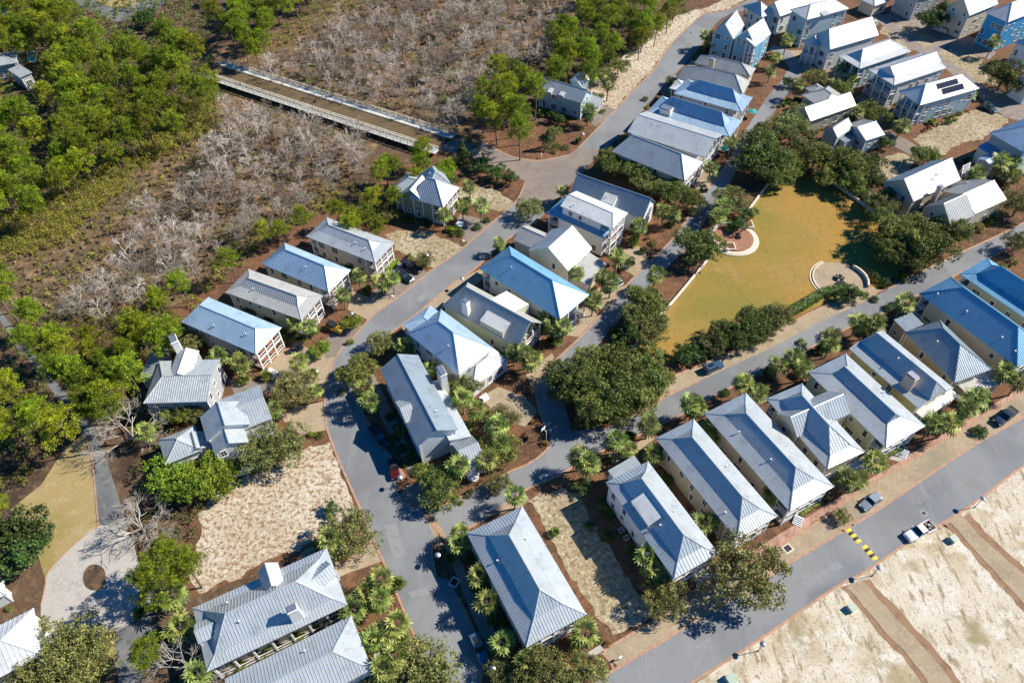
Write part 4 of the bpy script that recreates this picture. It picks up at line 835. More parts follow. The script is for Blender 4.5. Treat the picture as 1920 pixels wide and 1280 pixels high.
    h.block([(662.6,1151),(697.6,1254),(450,1385)], 6.0, 'hip', r=((623,1221),(420,1325))); h.vent(.4,.75); h.finish()
    h = House('house', 'house with a pale hipped roof at the left edge beside the gravel court', 'pale roofed house beside the gravel court', WHITE, 'white', [(70,1136),(80,1227),(-60,1300)], 5.4)
    h.block([(70,1136),(80,1227),(-60,1300)], 5.4, 'hip', r=((1,1199),(-60,1232)), roof='white', seam=.7); h.finish()
    h = House('house', 'tiny corner of a white house under the dark trees at the left edge', 'white house corner at the left edge', WHITE, 'white', [(12,1085),(12,1113),(-60,1150)], 3.4)
    h.block([(12,1085),(12,1113),(-60,1150)], 3.4, 'hip', rise=1.2); h.finish()
    h = House('house', 'grey flat roofed house among the pines at the upper left, beside a swimming pool', 'grey flat roofed house', GREY, 'galv', [(22,97),(30,120),(-50,132)], 5.0)
    h.block([(22,97),(30,118),(-50,132)], 5.0, 'hip', rise=.9); h.block([(54,117),(60,136),(37,146)], 4.6, 'shed', rise=.5); h.finish()
build_houses()
def pool(pts, label, z=.05):
    m = MB(); P = [W(p, z) for p in pts]; m.slab([p + Vector((0,0,.02)) for p in P], .05, M['water']); c = sum(P, Vector())/len(P)
    Q = [c + (p-c)*1.25 for p in P]; m.slab([Vector((q.x,q.y,z)) for q in Q], .05, M['stone']); m.build('swimming_pool', label=label, cat='pool')
pool([(53,98),(69,98),(66,116),(52,114)], 'small blue swimming pool beside the grey flat roofed house in the pines')
pool([(-5,16),(14,13),(27,22),(20,31),(-5,32)], 'blue swimming pool at the top left corner', .05)
# ------------------------------------------------------------ plants: a few shapes of each kind, copied and turned
rg = np.random.default_rng(11)
def leaves(centres, rad, n, size, asp=.6, flat=0.0, outward=0.0, core=None):
    """n small quads round each centre"""
    C = np.repeat(np.asarray(centres, float), n, 0); R = np.repeat(np.broadcast_to(rad, len(centres)), n)
    k = len(C); d = rg.normal(size=(k, 3)); d /= np.linalg.norm(d, axis=1)[:, None]
    r = R*rg.uniform(.25, 1, k)**.5; P = C + d*r[:, None]*np.array([1, 1, 1-flat])
    nrm = rg.normal(size=(k, 3)) + outward*d + np.array([0, 0, .5]); nrm /= np.linalg.norm(nrm, axis=1)[:, None]
    t = np.cross(nrm, rg.normal(size=(k, 3))); t /= np.linalg.norm(t, axis=1)[:, None]; b = np.cross(nrm, t)
    s = size*rg.uniform(.6, 1.3, k)[:, None]
    V = np.stack([P - t*s - b*s*asp*.3, P - b*s*asp, P + t*s, P + b*s*asp], 1).reshape(-1, 3)
    return V
def quads(V): return np.arange(len(V)).reshape(-1, 4)
def needles(centres, rad, n, size):
    """tufts: thin quads that point away from the tuft's centre"""
    C = np.repeat(np.asarray(centres, float), n, 0); R = np.repeat(np.broadcast_to(rad, len(centres)), n); k = len(C)
    d = rg.normal(size=(k, 3)); d[:, 2] = d[:, 2]*.8 + .35; d /= np.linalg.norm(d, axis=1)[:, None]
    P = C + d*(R*rg.uniform(.35, .95, k))[:, None]; s = (size*rg.uniform(.7, 1.3, k))[:, None]
    dd = d + rg.normal(size=(k, 3))*.35; dd /= np.linalg.norm(dd, axis=1)[:, None]
    b = np.cross(dd, rg.normal(size=(k, 3))); b /= np.linalg.norm(b, axis=1)[:, None]; w_ = .17
    return np.stack([P - dd*s - b*s*w_*.5, P - dd*s + b*s*w_*.5, P + dd*s*.6 + b*s*w_*1.6, P + dd*s*.6 - b*s*w_*1.6], 1).reshape(-1, 3)
def tube_mesh(segs, name, mat, n=4, mat2=None):
    """segs: list of (a, b, ra, rb)"""
    A = np.array([s[0] for s in segs], float); B = np.array([s[1] for s in segs], float); ra = np.array([s[2] for s in segs]); rb = np.array([s[3] for s in segs])
    d = B - A; L = np.linalg.norm(d, axis=1)[:, None]; d = d/np.maximum(L, 1e-6)
    ref = np.where(np.abs(d[:, 2:3]) > .9, np.array([[1., 0, 0]]), np.array([[0, 0, 1.]])); u = np.cross(d, ref); u /= np.linalg.norm(u, axis=1)[:, None]; v = np.cross(d, u)
    k = len(segs); V = np.zeros((k, 2*n, 3))
    for i in range(n):
        a = 2*math.pi*i/n; o_ = u*math.cos(a) + v*math.sin(a)
        V[:, i] = A + o_*ra[:, None]; V[:, n+i] = B + o_*rb[:, None]
    F = np.array([[i, (i+1) % n, n+(i+1) % n, n+i] for i in range(n)]); F = (F[None] + (np.arange(k)*2*n)[:, None, None]).reshape(-1, 4)
    return np_mesh(name, V.reshape(-1, 3), F, mat)
def wobble(a, b, k, r0, r1, amp, R):
    out = []; p = Vector(a); b = Vector(b)
    for i in range(k):
        q = Vector(a).lerp(b, (i+1)/k) + (Vector((R.uniform(-1,1), R.uniform(-1,1), R.uniform(-.4,.4)))*amp if i < k-1 else Vector((0,0,0)))
        out.append((tuple(p), tuple(q), r0+(r1-r0)*i/k, r0+(r1-r0)*(i+1)/k)); p = q
    return out
def branch_tree(R, H, spread, levels=4, r0=.16, fork=.45, upw=.55, kids=(3, 4), twig=.02, droop=0):
    segs = []
    top = Vector((R.uniform(-.5,.5), R.uniform(-.5,.5), H*fork)); segs += wobble((0,0,0), top, 4, r0, r0*.72, .10, R)
    def grow(p, d, L, r, lev):
        q = p + d*L; segs.extend(wobble(p, q, 2 if lev < 3 else 1, r, r*.62, L*.07, R))
        if lev >= levels: return
        for i in range(R.choice(kids)):
            nd = (d + Vector((R.gauss(0,1), R.gauss(0,1), R.gauss(0,.6)))*.62); nd.z = nd.z*.8 + .12 - droop*lev
            nd.normalize(); grow(p + d*L*R.uniform(.55, 1), nd, L*R.uniform(.55, .8), max(twig, r*.55), lev+1)
    n = R.randint(5, 7)
    for i in range(n):
        a = 2*math.pi*i/n + R.uniform(-.4, .4); z = R.uniform(.6, 1.0)
        d = Vector((math.cos(a), math.sin(a), upw + R.uniform(-.25, .35))).normalized()
        grow(top*z, d, spread*R.uniform(.42, .6), r0*.5, 1)
    d = Vector((R.uniform(-.2,.2), R.uniform(-.2,.2), 1)).normalized(); grow(top, d, (H-top.z)*.5, r0*.6, 1)
    return segs
def thing_tree(name, trunk_me, crown_me):
    root = bpy.data.objects.new(name, None); root.empty_display_size = .5
    t = bpy.data.objects.new('trunk', trunk_me); t.parent = root; c = bpy.data.objects.new('crown', crown_me); c.parent = root
    return root
PROTO = {}
def make_protos():
    R = random.Random(5)
    # pines: bare lower trunk, limbs, clumped rounded crown of needle tufts
    L = []
    for k in range(5):
        H = R.uniform(13, 15); seg = wobble((0,0,0), (R.uniform(-.6,.6), R.uniform(-.6,.6), H*.93), 6, .22, .07, .18, R); tufts = []; rads = []
        nb = R.randint(15, 19)
        for i in range(nb):
            f = .56 + .42*(i/nb); zb = H*f; base = Vector(seg[min(5, int(f*6))][0]).lerp(Vector(seg[min(5, int(f*6))][1]), .5); base.z = zb
            a = i*2.4 + R.uniform(-.4,.4); rr = (3.7*math.sin(math.pi*min(1, (f-.5)*1.55+.18))**.7)*R.uniform(.65, 1.12)
            tip = base + Vector((math.cos(a)*rr, math.sin(a)*rr, R.uniform(.2, 1.0))); seg += wobble(base, tip, 3, .06, .02, .15, R)
            for j in range(9):
                q = base.lerp(tip, R.uniform(.45, 1.05)) + Vector((R.gauss(0,.55), R.gauss(0,.55), R.gauss(.1,.35))); tufts.append(q); rads.append(R.uniform(.55, .95))
        for j in range(10): tufts.append(Vector((R.gauss(0,.7), R.gauss(0,.7), H*R.uniform(.93, 1.02)))); rads.append(.6)
        V = needles([tuple(t) for t in tufts], rads, 36, .22)
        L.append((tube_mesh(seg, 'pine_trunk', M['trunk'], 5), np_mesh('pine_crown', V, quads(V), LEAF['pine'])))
    PROTO['pine'] = L
    def broad(leafmat, r, h, n, nper, size, trunkh, R, squash=.72, lobes=9, name='oak'):
        lob = []
        for i in range(lobes):
            a = i*2.4 + R.uniform(-.5,.5); q = math.sqrt((i+.5)/lobes)*R.uniform(.58, .88)*r; lob.append((Vector((math.cos(a)*q, math.sin(a)*q, trunkh + r*squash*R.uniform(.15, .85)*(1-.35*(q/r)))), r*R.uniform(.24, .48)))
        seg = wobble((0,0,0), (R.uniform(-.3,.3), R.uniform(-.3,.3), trunkh), 3, .26*r/5, .2*r/5, .1, R)
        C = []; rad = []
        for c_, lr in lob:
            seg += wobble(seg[2][1], c_, 4, .13*r/5, .04, .25, R)
            for j in range(n):
                d = Vector((R.gauss(0,1), R.gauss(0,1), abs(R.gauss(0,1))*.9-.35)).normalized(); rr = lr*R.uniform(.6, 1.12)
                C.append(tuple(c_ + Vector((d.x*rr, d.y*rr, d.z*rr*.85)))); rad.append(R.uniform(.12, .22)*r**.5*1.5)
                if j < 4: seg += wobble(c_, C[-1], 2, .035, .012, .1, R)
        V = leaves(C, np.array(rad), nper, size, .62, .15, .9)
        return (tube_mesh(seg, name+'_trunk', M['otrunk'], 5), np_mesh(name+'_crown', V, quads(V), leafmat))
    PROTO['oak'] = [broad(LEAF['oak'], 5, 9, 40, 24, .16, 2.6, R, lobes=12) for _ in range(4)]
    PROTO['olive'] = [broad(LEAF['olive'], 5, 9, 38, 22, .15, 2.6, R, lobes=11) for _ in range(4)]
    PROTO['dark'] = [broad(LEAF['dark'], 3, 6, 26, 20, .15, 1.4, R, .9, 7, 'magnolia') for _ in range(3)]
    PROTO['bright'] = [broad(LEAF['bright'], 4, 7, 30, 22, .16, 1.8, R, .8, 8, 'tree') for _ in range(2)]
    # conical magnolia
    L = []
    for k in range(2):
        C = []; rad = []
        for i in range(60): f = (i+.5)/60; a = i*2.4; rr = 1.9*(1-f)**.75; C.append((math.cos(a)*rr*R.uniform(.6,1), math.sin(a)*rr*R.uniform(.6,1), .6+f*5.6)); rad.append(.55*(1-f*.5))
        V = leaves(C, np.array(rad), 34, .17, .5, 0, .9); L.append((tube_mesh([((0,0,0),(0,0,5.8),.12,.03)], 'magnolia_trunk', M['otrunk'], 5), np_mesh('magnolia_crown', V, quads(V), LEAF['dark'])))
    PROTO['cone'] = L
    # sabal palms: a head of folded fan fronds
    def fronds(MBl, top, n, rad, R, zmin=-.7, zmax=1.3):
        V = []; F = []
        for i in range(n):
            a = i*2.399 + R.uniform(-.2,.2); f = i/n; el = zmax - (zmax-zmin)*f**.8 + R.uniform(-.15,.15)
            d = Vector((math.cos(a)*math.cos(el), math.sin(a)*math.cos(el), math.sin(el))); side = Vector((-math.sin(a), math.cos(a), 0)); up = side.cross(d)*-1
            k_ = R.uniform(.72, 1.12); pl = rad*.5*k_; hub = top + d*pl; fl = rad*.58*k_
            MBl.append((tuple(top), tuple(hub), .03, .015))
            nl = 9; hk = len(V); V.append(tuple(hub))
            for j in range(nl):
                t = (j/(nl-1)-.5)*math.radians(230); dd = (d*math.cos(t) + side*math.sin(t)); dr = -.28*abs(math.sin(t/2)) - .12
                tip = hub + dd*fl*(1-.18*abs(j/(nl-1)-.5)*2) + Vector((0,0,dr*fl)); mid = hub + dd*fl*.55 + Vector((0,0,.02)); w_ = dd.cross(up).normalized()*fl*.105
                if w_.length < 1e-5: continue
                k = len(V); V += [tuple(mid + w_), tuple(tip), tuple(mid - w_)]; F.append((hk, k, k+1, k+2))
        return V, F
    L = []
    for k in range(5):
        H = R.uniform(4.2, 5.6); seg = wobble((0,0,0), (R.uniform(-.3,.3), R.uniform(-.3,.3), H), 4, .20, .17, .05, R); top = Vector(seg[-1][1]); 
        ts = [(s[0], s[1], s[2], s[3]) for s in seg] + [(tuple(top-Vector((0,0,.9))), tuple(top), .30, .22)]; st = []
        V, F = fronds(st, top, 24, 2.7, R, -.75, 1.25); V = np.array(V); F = np.array(F)
        L.append((tube_mesh(ts+st[::2], 'palm_trunk', M['ptrunk'], 6), np_mesh('palm_crown', V, F, LEAF['palm'])))
    PROTO['palm'] = L
    L = []
    for k in range(3):
        VV = []; FF = []
        for c_ in range(3):
            st = []; V, F = fronds(st, Vector((R.uniform(-.7,.7), R.uniform(-.7,.7), R.uniform(.3,.9))), 16, 1.5, R, .1, 1.3); FF += [tuple(i+len(VV) for i in f) for f in F]; VV += V
        L.append((None, np_mesh('palmetto', np.array(VV), np.array(FF), LEAF['palm'])))
    PROTO['palmetto'] = L
    # shrubs
    def shrub(mat, r, n, nper, size, flat=.3):
        C = []; rad = []
        for i in range(n): d = Vector((R.gauss(0,1), R.gauss(0,1), abs(R.gauss(0,1)))).normalized(); C.append((d.x*r*.75, d.y*r*.75, .15 + d.z*r*.75)); rad.append(r*.38)
        V = leaves(C, np.array(rad), nper, size, .6, 0, .9); V[:, 2] = np.maximum(V[:, 2], .02); return np_mesh('shrub', V, quads(V), mat)
    PROTO['shrub'] = [(None, shrub(LEAF['oak'], 1.1, 16, 34, .12)) for _ in range(2)] + [(None, shrub(LEAF['bright'], 1.1, 16, 34, .12)) for _ in range(1)] + [(None, shrub(LEAF['olive'], 1.1, 16, 34, .12)) for _ in range(1)]
    PROTO['ball'] = [(None, shrub(LEAF['bright'], 1.2, 30, 60, .08))]; PROTO['darkball'] = [(None, shrub(LEAF['dark'], 1.2, 30, 50, .09))]
    PROTO['grass'] = [(None, shrub(LEAF['rust'], .8, 12, 30, .11))]
    # leafless trees
    L = []
    for k in range(6): L.append((None, tube_mesh(branch_tree(R, R.uniform(9.5, 11.5), 3.6, 4, .16, .58, .40, (4, 5), .019), 'bare_tree', M['bare'] if k < 5 else M['baredark'], 3)))
    PROTO['bare'] = L
    PROTO['bigbare'] = [(None, tube_mesh(branch_tree(R, 10, 7.5, 5, .30, .16, .45, (3, 4), .022), 'bare_tree', M['barelow'], 4)) for _ in range(2)]
    PROTO['farbare'] = [tube_mesh(branch_tree(R, R.uniform(9, 10.5), 3.2, 3, .15, .58, .42, (4, 5), .045), 'far_bare', M['bare'], 3) for _ in range(3)]
make_protos()
CNT = {}
PLANTS = []          # (root, kind, x, y, px)
def plant(kind, px, s=1.0, zc=None, label=None, group=None, cat='tree', name=None, at=None, var=None, rz=None, sz=None, auto=True):
    lst = PROTO[kind]; k = var if var is not None else rnd.randrange(len(lst)); tm, cm = lst[k % len(lst)]
    hc = {'pine': 11, 'oak': 4.6, 'olive': 4.6, 'dark': 3.2, 'bright': 4, 'cone': 3, 'palm': 4.9, 'bare': 8.5, 'bigbare': 5}.get(kind, .6)*s
    if at is None: p = W(px, hc if zc is None else zc)
    else: p = Vector((at[0], at[1], 0))
    if name is None: name = {'pine': 'pine_tree', 'oak': 'oak_tree', 'olive': 'oak_tree', 'dark': 'magnolia_tree', 'bright': 'leafy_tree', 'cone': 'magnolia_tree', 'palm': 'palm_tree', 'palmetto': 'fan_palm', 'bare': 'bare_tree', 'bigbare': 'bare_tree', 'ball': 'clipped_shrub', 'darkball': 'clipped_shrub', 'grass': 'grass_clump'}.get(kind, 'shrub')
    if tm is None: o = bpy.data.objects.new(name, cm); COL.objects.link(o)
    else:
        o = bpy.data.objects.new(name, None); COL.objects.link(o); o.empty_display_size = .5
        for nm, me_ in (('trunk', tm), ('crown', cm)): q = bpy.data.objects.new(nm, me_); q.parent = o; COL.objects.link(q)
    o.location = (p.x, p.y, 0); o.rotation_euler = (0, 0, rnd.uniform(0, 6.28) if rz is None else rz); o.scale = (s, s, s if sz is None else sz)
    if kind in ('shrub', 'ball', 'darkball', 'palmetto', 'grass'): cat = {'palmetto': 'fan palm', 'grass': 'grass clump'}.get(kind, 'shrub')
    if kind == 'palm': cat = 'palm tree'
    tag(o, label, cat, group)
    if not label and auto: PLANTS.append((o, kind, p.x, p.y, topx((p.x, p.y, hc))))
    return o
def inside(p, poly):
    x, y = p; r = False; j = len(poly)-1
    for i in range(len(poly)):
        xi, yi = poly[i]; xj, yj = poly[j]
        if (yi > y) != (yj > y) and x < (xj-xi)*(y-yi)/(yj-yi)+xi: r = not r
        j = i
    return r
def scatter(poly, step, zc, jit=.42, seed=1, lim=None, holes=()):
    """points of a jittered grid in the world whose tops are seen inside the polygon"""
    R = random.Random(seed); c = [W(p, zc) for p in poly]; x0, x1 = min(p.x for p in c), max(p.x for p in c); y0, y1 = min(p.y for p in c), max(p.y for p in c); out = []
    y = y0; row = 0
    while y < y1:
        x = x0 + (row % 2)*step/2
        while x < x1:
            q = (x+R.uniform(-jit, jit)*step, y+R.uniform(-jit, jit)*step); pp = topx((q[0], q[1], zc))
            if inside(pp, poly) and not any(inside(pp, h) for h in holes): out.append((q, pp))
            x += step
        y += step*.87; row += 1
    return out
# --- pine woods
PG = []
def pinewood(poly, step, label, group, seed, s=(.8, 1.15), holes=()):
    for q, pp in scatter(poly, step, 11, .4, seed, holes=holes): plant('pine', None, rnd.uniform(*s), at=q, label=label, group=group); PG.append(1)
holes_nw = [[(-5,80),(90,80),(90,165),(-5,165)], [(0,5),(30,5),(30,35),(0,35)], [(120,-60),(340,-60),(335,45),(250,78),(130,45)], [(60,185),(110,185),(110,230),(60,230)]]
pinewood([(-60,-70),(130,-60),(150,15),(200,50),(260,60),(330,30),(370,90),(392,125),(395,160),(350,215),(300,235),(245,255),(195,300),(110,330),(95,390),(0,400),(-60,420)], 7.6, 'tall yellow-green pine in the dense wood filling the upper left corner', 'pines of the upper left wood', 3, holes=holes_nw)
pinewood([(385,0),(420,-60),(640,-60),(560,0),(520,30),(470,90),(430,100),(405,60)], 8.0, 'dark green pine in the strip of wood along the top edge left of the swamp', 'pines along the top edge left of the swamp', 4, (.8, 1.05))
pinewood([(-60,445),(0,450),(20,500),(50,560),(25,590),(-60,540)], 7.5, 'yellow-green pine at the left edge above the wooded lane', 'pines at the left edge above the lane', 5)
pinewood([(20,590),(60,600),(110,650),(160,705),(200,760),(185,775),(150,745),(100,700),(60,655),(15,612)], 5.5, 'pine leaning over the right side of the wooded lane', 'pines along the right side of the lane', 16, (.6, .9))
pinewood([(45,600),(90,585),(130,620),(190,610),(235,585),(300,570),(330,595),(285,640),(262,690),(225,735),(190,760),(140,700),(100,680),(60,650)], 6.0, 'yellow-green pine between the swamp and the wooded lane', 'pines between the swamp and the lane', 6, (.6, 1.0))
pinewood([(-60,690),(30,670),(75,700),(115,760),(130,800),(95,830),(40,810),(-60,800)], 7.2, 'yellow-green pine in the patch left of the wooded lane', 'pines left of the lane', 8, (.75, 1.05))
pinewood([(-60,860),(0,860),(45,870),(50,900),(10,935),(-60,930)], 6.8, 'low pine at the left edge beside the small pale lawn', 'low pines beside the small lawn', 9, (.5, .7))
pinewood([(1020,60),(1060,-10),(1110,-60),(1290,-60),(1275,0),(1215,45),(1180,70),(1140,100),(1115,125),(1080,140),(1040,130)], 7.6, 'green pine in the wood between the swamp and the sand bank', 'pines beside the sand bank', 10, (.75, 1.0))
pinewood([(905,140),(950,110),(1000,105),(1015,140),(1010,180),(1020,230),(1000,262),(945,250),(895,220),(895,180)], 7.0, 'green pine in the clump left of the light blue house at the top centre', 'pines left of the light blue house', 12, (.8, 1.05))
pinewood([(700,290),(735,262),(770,240),(810,255),(850,285),(850,305),(790,325),(735,345),(690,360),(665,340)], 6.2, 'bright green pine in the clump behind the green clapboard house', 'pines behind the green clapboard house', 13, (.6, .8))
pinewood([(600,350),(650,355),(700,370),(725,400),(700,430),(655,410),(610,385)], 6.0, 'bright green pine between the swamp and the beige house with the double porch', 'pines beside the beige house', 14, (.6, .75))
for px, s, lb in (((425,480),.75,'round yellow-green pine at the swamp edge above the dull grey roof'), ((335,525),.75,'round yellow-green pine with a visible leaning trunk at the swamp edge'), ((290,555),.7,'round yellow-green pine beside the swamp, left of the one with the leaning trunk'), ((490,430),.62,'slim bright pine at the swamp edge, upper left of the row of double porches'), ((525,425),.6,'slim bright pine second from the left at the swamp edge above the double porches'), ((565,405),.62,'slim bright pine at the swamp edge nearest the beige ribbed roof'), ((875,172),.5,'small lone green pine at the right edge of the big swamp'),
                  ((285,1080),1.0,'very large spreading pine that shades the gravel court'), ((265,1218),.72,'round bright green pine beside the drive at the bottom left'), ((345,1060),.8,'yellow-green pine touching the straw-covered sand lot on the left'), ((305,1040),.8,'yellow-green pine just above the very large one by the gravel court'), ((205,695),.75,'round bright yellow pine left of the grey crossing-gabled house'), ((165,625),.7,'bright pine on the right side of the wooded lane, above the round yellow one')):
    plant('pine', px, s, label=lb)
# --- thicket between the woods and the swamp, and other ground cover nobody could count
def cover(name, poly, step, mat, size, label_kind, seed, r=(.7, 1.5), n=34, holes=(), zc=.8):
    C = []; rad = []; R = random.Random(seed)
    for q, pp in scatter(poly, step, zc, .5, seed, holes=holes):
        rr = R.uniform(*r)
        for j in range(3): C.append((q[0]+R.gauss(0,.5)*rr, q[1]+R.gauss(0,.5)*rr, rr*R.uniform(.3, 1.1))); rad.append(rr*.62)
    if not C: return
    V = leaves(C, np.array(rad), n, size, .6, .1, .7); V[:, 2] = np.maximum(V[:, 2], .02)
    o = bpy.data.objects.new(name, np_mesh(name, V, quads(V), mat)); COL.objects.link(o); tag(o, kind='stuff')
cover('thicket', [(-60,410),(0,400),(60,385),(120,345),(180,320),(225,280),(280,250),(330,225),(385,160),(400,190),(412,215),(395,250),(330,280),(300,300),(240,330),(225,360),(180,400),(150,430),(80,470),(20,480),(-60,470)], 2.0, LEAF['thicket'], .15, '', 21, (1.1, 2.4), 80)
cover('thicket', [(-60,-60),(380,-60),(400,150),(250,260),(120,340),(-60,400)], 4.2, LEAF['oak'], .28, '', 22, (1.2, 2.4), 24)
cover('thicket', [(470,95),(560,20),(640,-40),(760,-60),(640,30),(560,70),(520,100)], 3.0, LEAF['thicket'], .17, '', 23, (.8, 1.6), 24)
cover('dry_brush', [(-40,470),(60,440),(130,400),(230,340),(330,270),(400,200),(560,210),(700,250),(640,350),(560,400),(450,500),(330,560),(180,615),(60,590),(-40,560)], 2.6, LEAF['dry'], .15, '', 41, (.3, .9), 26)
cover('dry_brush', [(480,120),(560,50),(700,-30),(1100,-50),(1040,80),(1010,120),(905,140),(880,240),(830,235),(700,190)], 4.2, LEAF['dry'], .2, '', 42, (.4, .9), 20)
cover('thicket', [(300,640),(340,590),(400,490),(470,430),(560,385),(640,350),(705,335),(735,370),(700,400),(600,400),(500,452),(440,500),(385,555),(345,600)], 2.6, LEAF['thicket'], .15, '', 43, (.7, 1.6), 44)
cover('thicket', [(-40,585),(20,640),(90,735),(130,810),(60,860),(-40,860)], 2.6, LEAF['olive'], .16, '', 44, (.6, 1.5), 40)
cover('thicket', [(30,585),(130,600),(270,560),(340,590),(300,660),(260,700),(250,760),(190,790),(130,720),(60,640)], 2.6, LEAF['thicket'], .16, '', 45, (.7, 1.7), 40)
cover('undergrowth', [(0,480),(100,440),(200,400),(330,290),(420,200),(420,260),(300,360),(200,470),(100,560),(40,590)], 4.6, LEAF['thicket'], .2, '', 24, (.5, 1.3), 20)
cover('undergrowth', [(40,590),(330,290),(420,200),(620,260),(700,300),(640,350),(450,500),(300,570),(180,620)], 6.5, LEAF['olive'], .2, '', 25, (.4, 1.0), 18)
cover('undergrowth', [(480,120),(640,0),(1090,-30),(1030,90),(900,150),(870,230),(700,200)], 8, LEAF['olive'], .22, '', 26, (.4, 1.0), 16)
cover('undergrowth', [(400,590),(480,640),(340,600),(300,640),(262,690),(268,760),(310,800),(300,840),(240,820),(200,740),(250,650)], 3.2, LEAF['olive'], .18, '', 27, (.8, 1.6), 30)
cover('undergrowth', [(250,870),(330,850),(420,900),(380,960),(360,1020),(350,1100),(320,1110),(270,1000)], 3.0, LEAF['olive'], .17, '', 28, (.8, 1.6), 34)
cover('undergrowth', [(1020,90),(1140,100),(1215,50),(1290,0),(1290,20),(1230,70),(1120,150),(1085,185),(1045,150)], 3.2, LEAF['oak'], .2, '', 29, (.9, 1.8), 26)
cover('undergrowth', [(-40,1180),(40,1250),(120,1200),(200,1200),(190,1280),(-40,1290)], 2.2, LEAF['thicket'], .14, '', 30, (1.0, 2.0), 60)
cover('undergrowth', [(-60,790),(60,800),(150,810),(80,870),(60,910),(-60,930)], 3.0, LEAF['thicket'], .17, '', 31, (.7, 1.4), 30)
# --- leafless trees of the swamp
B1 = [(480,130),(510,80),(590,30),(690,-30),(780,-60),(1120,-60),(1060,20),(1015,90),(960,110),(905,135),(890,200),(845,215),(700,165),(560,125)]
B2 = [(395,185),(425,180),(560,205),(700,235),(690,270),(650,310),(600,345),(540,390),(470,420),(430,445),(400,470),(330,510),(290,530),(240,570),(200,590),(140,590),(70,560),(70,540),(160,500),(215,440),(250,400),(300,350),(330,300),(400,240)]
pts = [(q, 1) for q, pp in scatter(B1, 5.9, 8.5, .42, 33)] + [(q, 2) for q, pp in scatter(B2, 5.3, 8.5, .42, 34)]
pts.sort(key=lambda a: math.hypot(a[0][0], a[0][1]))
lab = {1: ('pale leafless tree in the big swamp wood beyond the road bridge', 'leafless trees beyond the bridge'), 2: ('pale leafless tree in the swamp wood on the near side of the road bridge', 'leafless trees on the near side of the bridge')}
for q, g in pts[:290]: plant('bare', None, rnd.uniform(.62, 1.18), at=q, label=lab[g][0], group=lab[g][1])
rest = pts[290:]
if rest:
    VV = []; FF = []; nv = 0
    for q, g in rest:
        me_ = PROTO['farbare'][rnd.randrange(3)]; v = np.empty(len(me_.vertices)*3); me_.vertices.foreach_get('co', v); v = v.reshape(-1, 3); a = rnd.uniform(0, 6.28); s = rnd.uniform(.8, 1.1)
        c_, s_ = math.cos(a)*s, math.sin(a)*s; v = np.stack([v[:,0]*c_-v[:,1]*s_+q[0], v[:,0]*s_+v[:,1]*c_+q[1], v[:,2]*s], 1)
        f = np.empty(len(me_.polygons)*4, dtype=np.int32); me_.polygons.foreach_get('vertices', f) if False else me_.loops.foreach_get('vertex_index', f); VV.append(v); FF.append(f.reshape(-1, 4)+nv); nv += len(v)
    o = bpy.data.objects.new('far_leafless_wood', np_mesh('far_leafless_wood', np.concatenate(VV), np.concatenate(FF), M['bare'])); COL.objects.link(o); tag(o, kind='stuff')
LOG.append(('pines', len(PG), 'bare', len(pts)))
for px, s, lb in (((232,800),.95,'big leafless tree with spreading pale branches over the wooded lane'), ((255,975),.85,'big leafless tree above the gravel court'), ((345,1240),.8,'grey leafless tree at the bottom edge left of the big pale grey hipped house')):
    plant('bigbare', px, s, label=lb)
# --- broad trees, palms and shrubs by place in the photo; radius in metres
OAKS = [(1075,700,5.5),(1120,680,5),(1165,690,5.5),(1215,690,5),(1100,735,5.5),(1150,735,5.5),(1200,725,5),(1235,705,3.6),(1130,765,4.6),(1062,725,3.6),
 (1215,560,5.0),(1195,590,4.2),(1312,455,5.6),(1372,372,4.6),(1395,610,4.6),(1435,595,4.2),(1365,622,3.8),(1700,430,6),(1745,445,6.2),(1672,418,5),(1785,425,4.6),(1720,475,4.6),(1670,465,4.4),
 (1440,285,6.6),(1425,250,5),(1480,230,5.4),(1500,262,5),(1465,320,4.4),(1530,290,5),(1580,300,5.6),(1625,300,4.6),(1560,320,4.4),(1655,375,4.6),(1600,335,4.4),(1640,335,3.8),
 (1640,205,4.4),(1530,142,3.8),(1578,165,3.4),(1887,135,6.2),(1738,290,3.8),(1850,375,3.6),(1400,1070,6.6),(1225,345,4),(1265,355,4.2),(1190,318,4.4),(1140,300,4),(1165,300,3.6),(1300,375,3.6),(1245,320,3.4),
 (1895,320,3.6),(1915,380,4.4),(1010,1262,4.6),(1096,1258,3.8),(520,830,5.2),(480,845,4.2),(815,908,4.2),(672,690,4.0),(940,840,3.6),(1420,300,5.5),(1490,300,4.5)]
OLIVE = [(992,388,3.6),(1225,612,4.2),(1460,590,3.6),(1340,640,3.2),(550,728,4.6),(712,640,3.2),(870,722,3.8),(942,785,3.6),(655,995,4.8),(800,1252,5),(1245,1115,3.8),(130,1215,5.2),(90,1250,5),(160,1240,4.4),(50,1275,4),(355,760,3.4),(345,640,3.8),(280,610,4),(1258,150,1.8),(1175,262,2.4),(1155,285,2.4),(1910,452,3.4),(1430,620,3),(985,80,0),(1160,120,3.6),(1130,135,3.4),(1210,60,3.4),(720,395,3.2),(460,590,2.2),(795,485,2.4),(1040,245,2.2),(1000,480,0),(1580,965,1.6),(1400,985,2.0),(945,1262,3),(690,1262,2.2),(60,1185,2.4),(1005,1010,0),(935,905,2.4),(1500,205,3)]
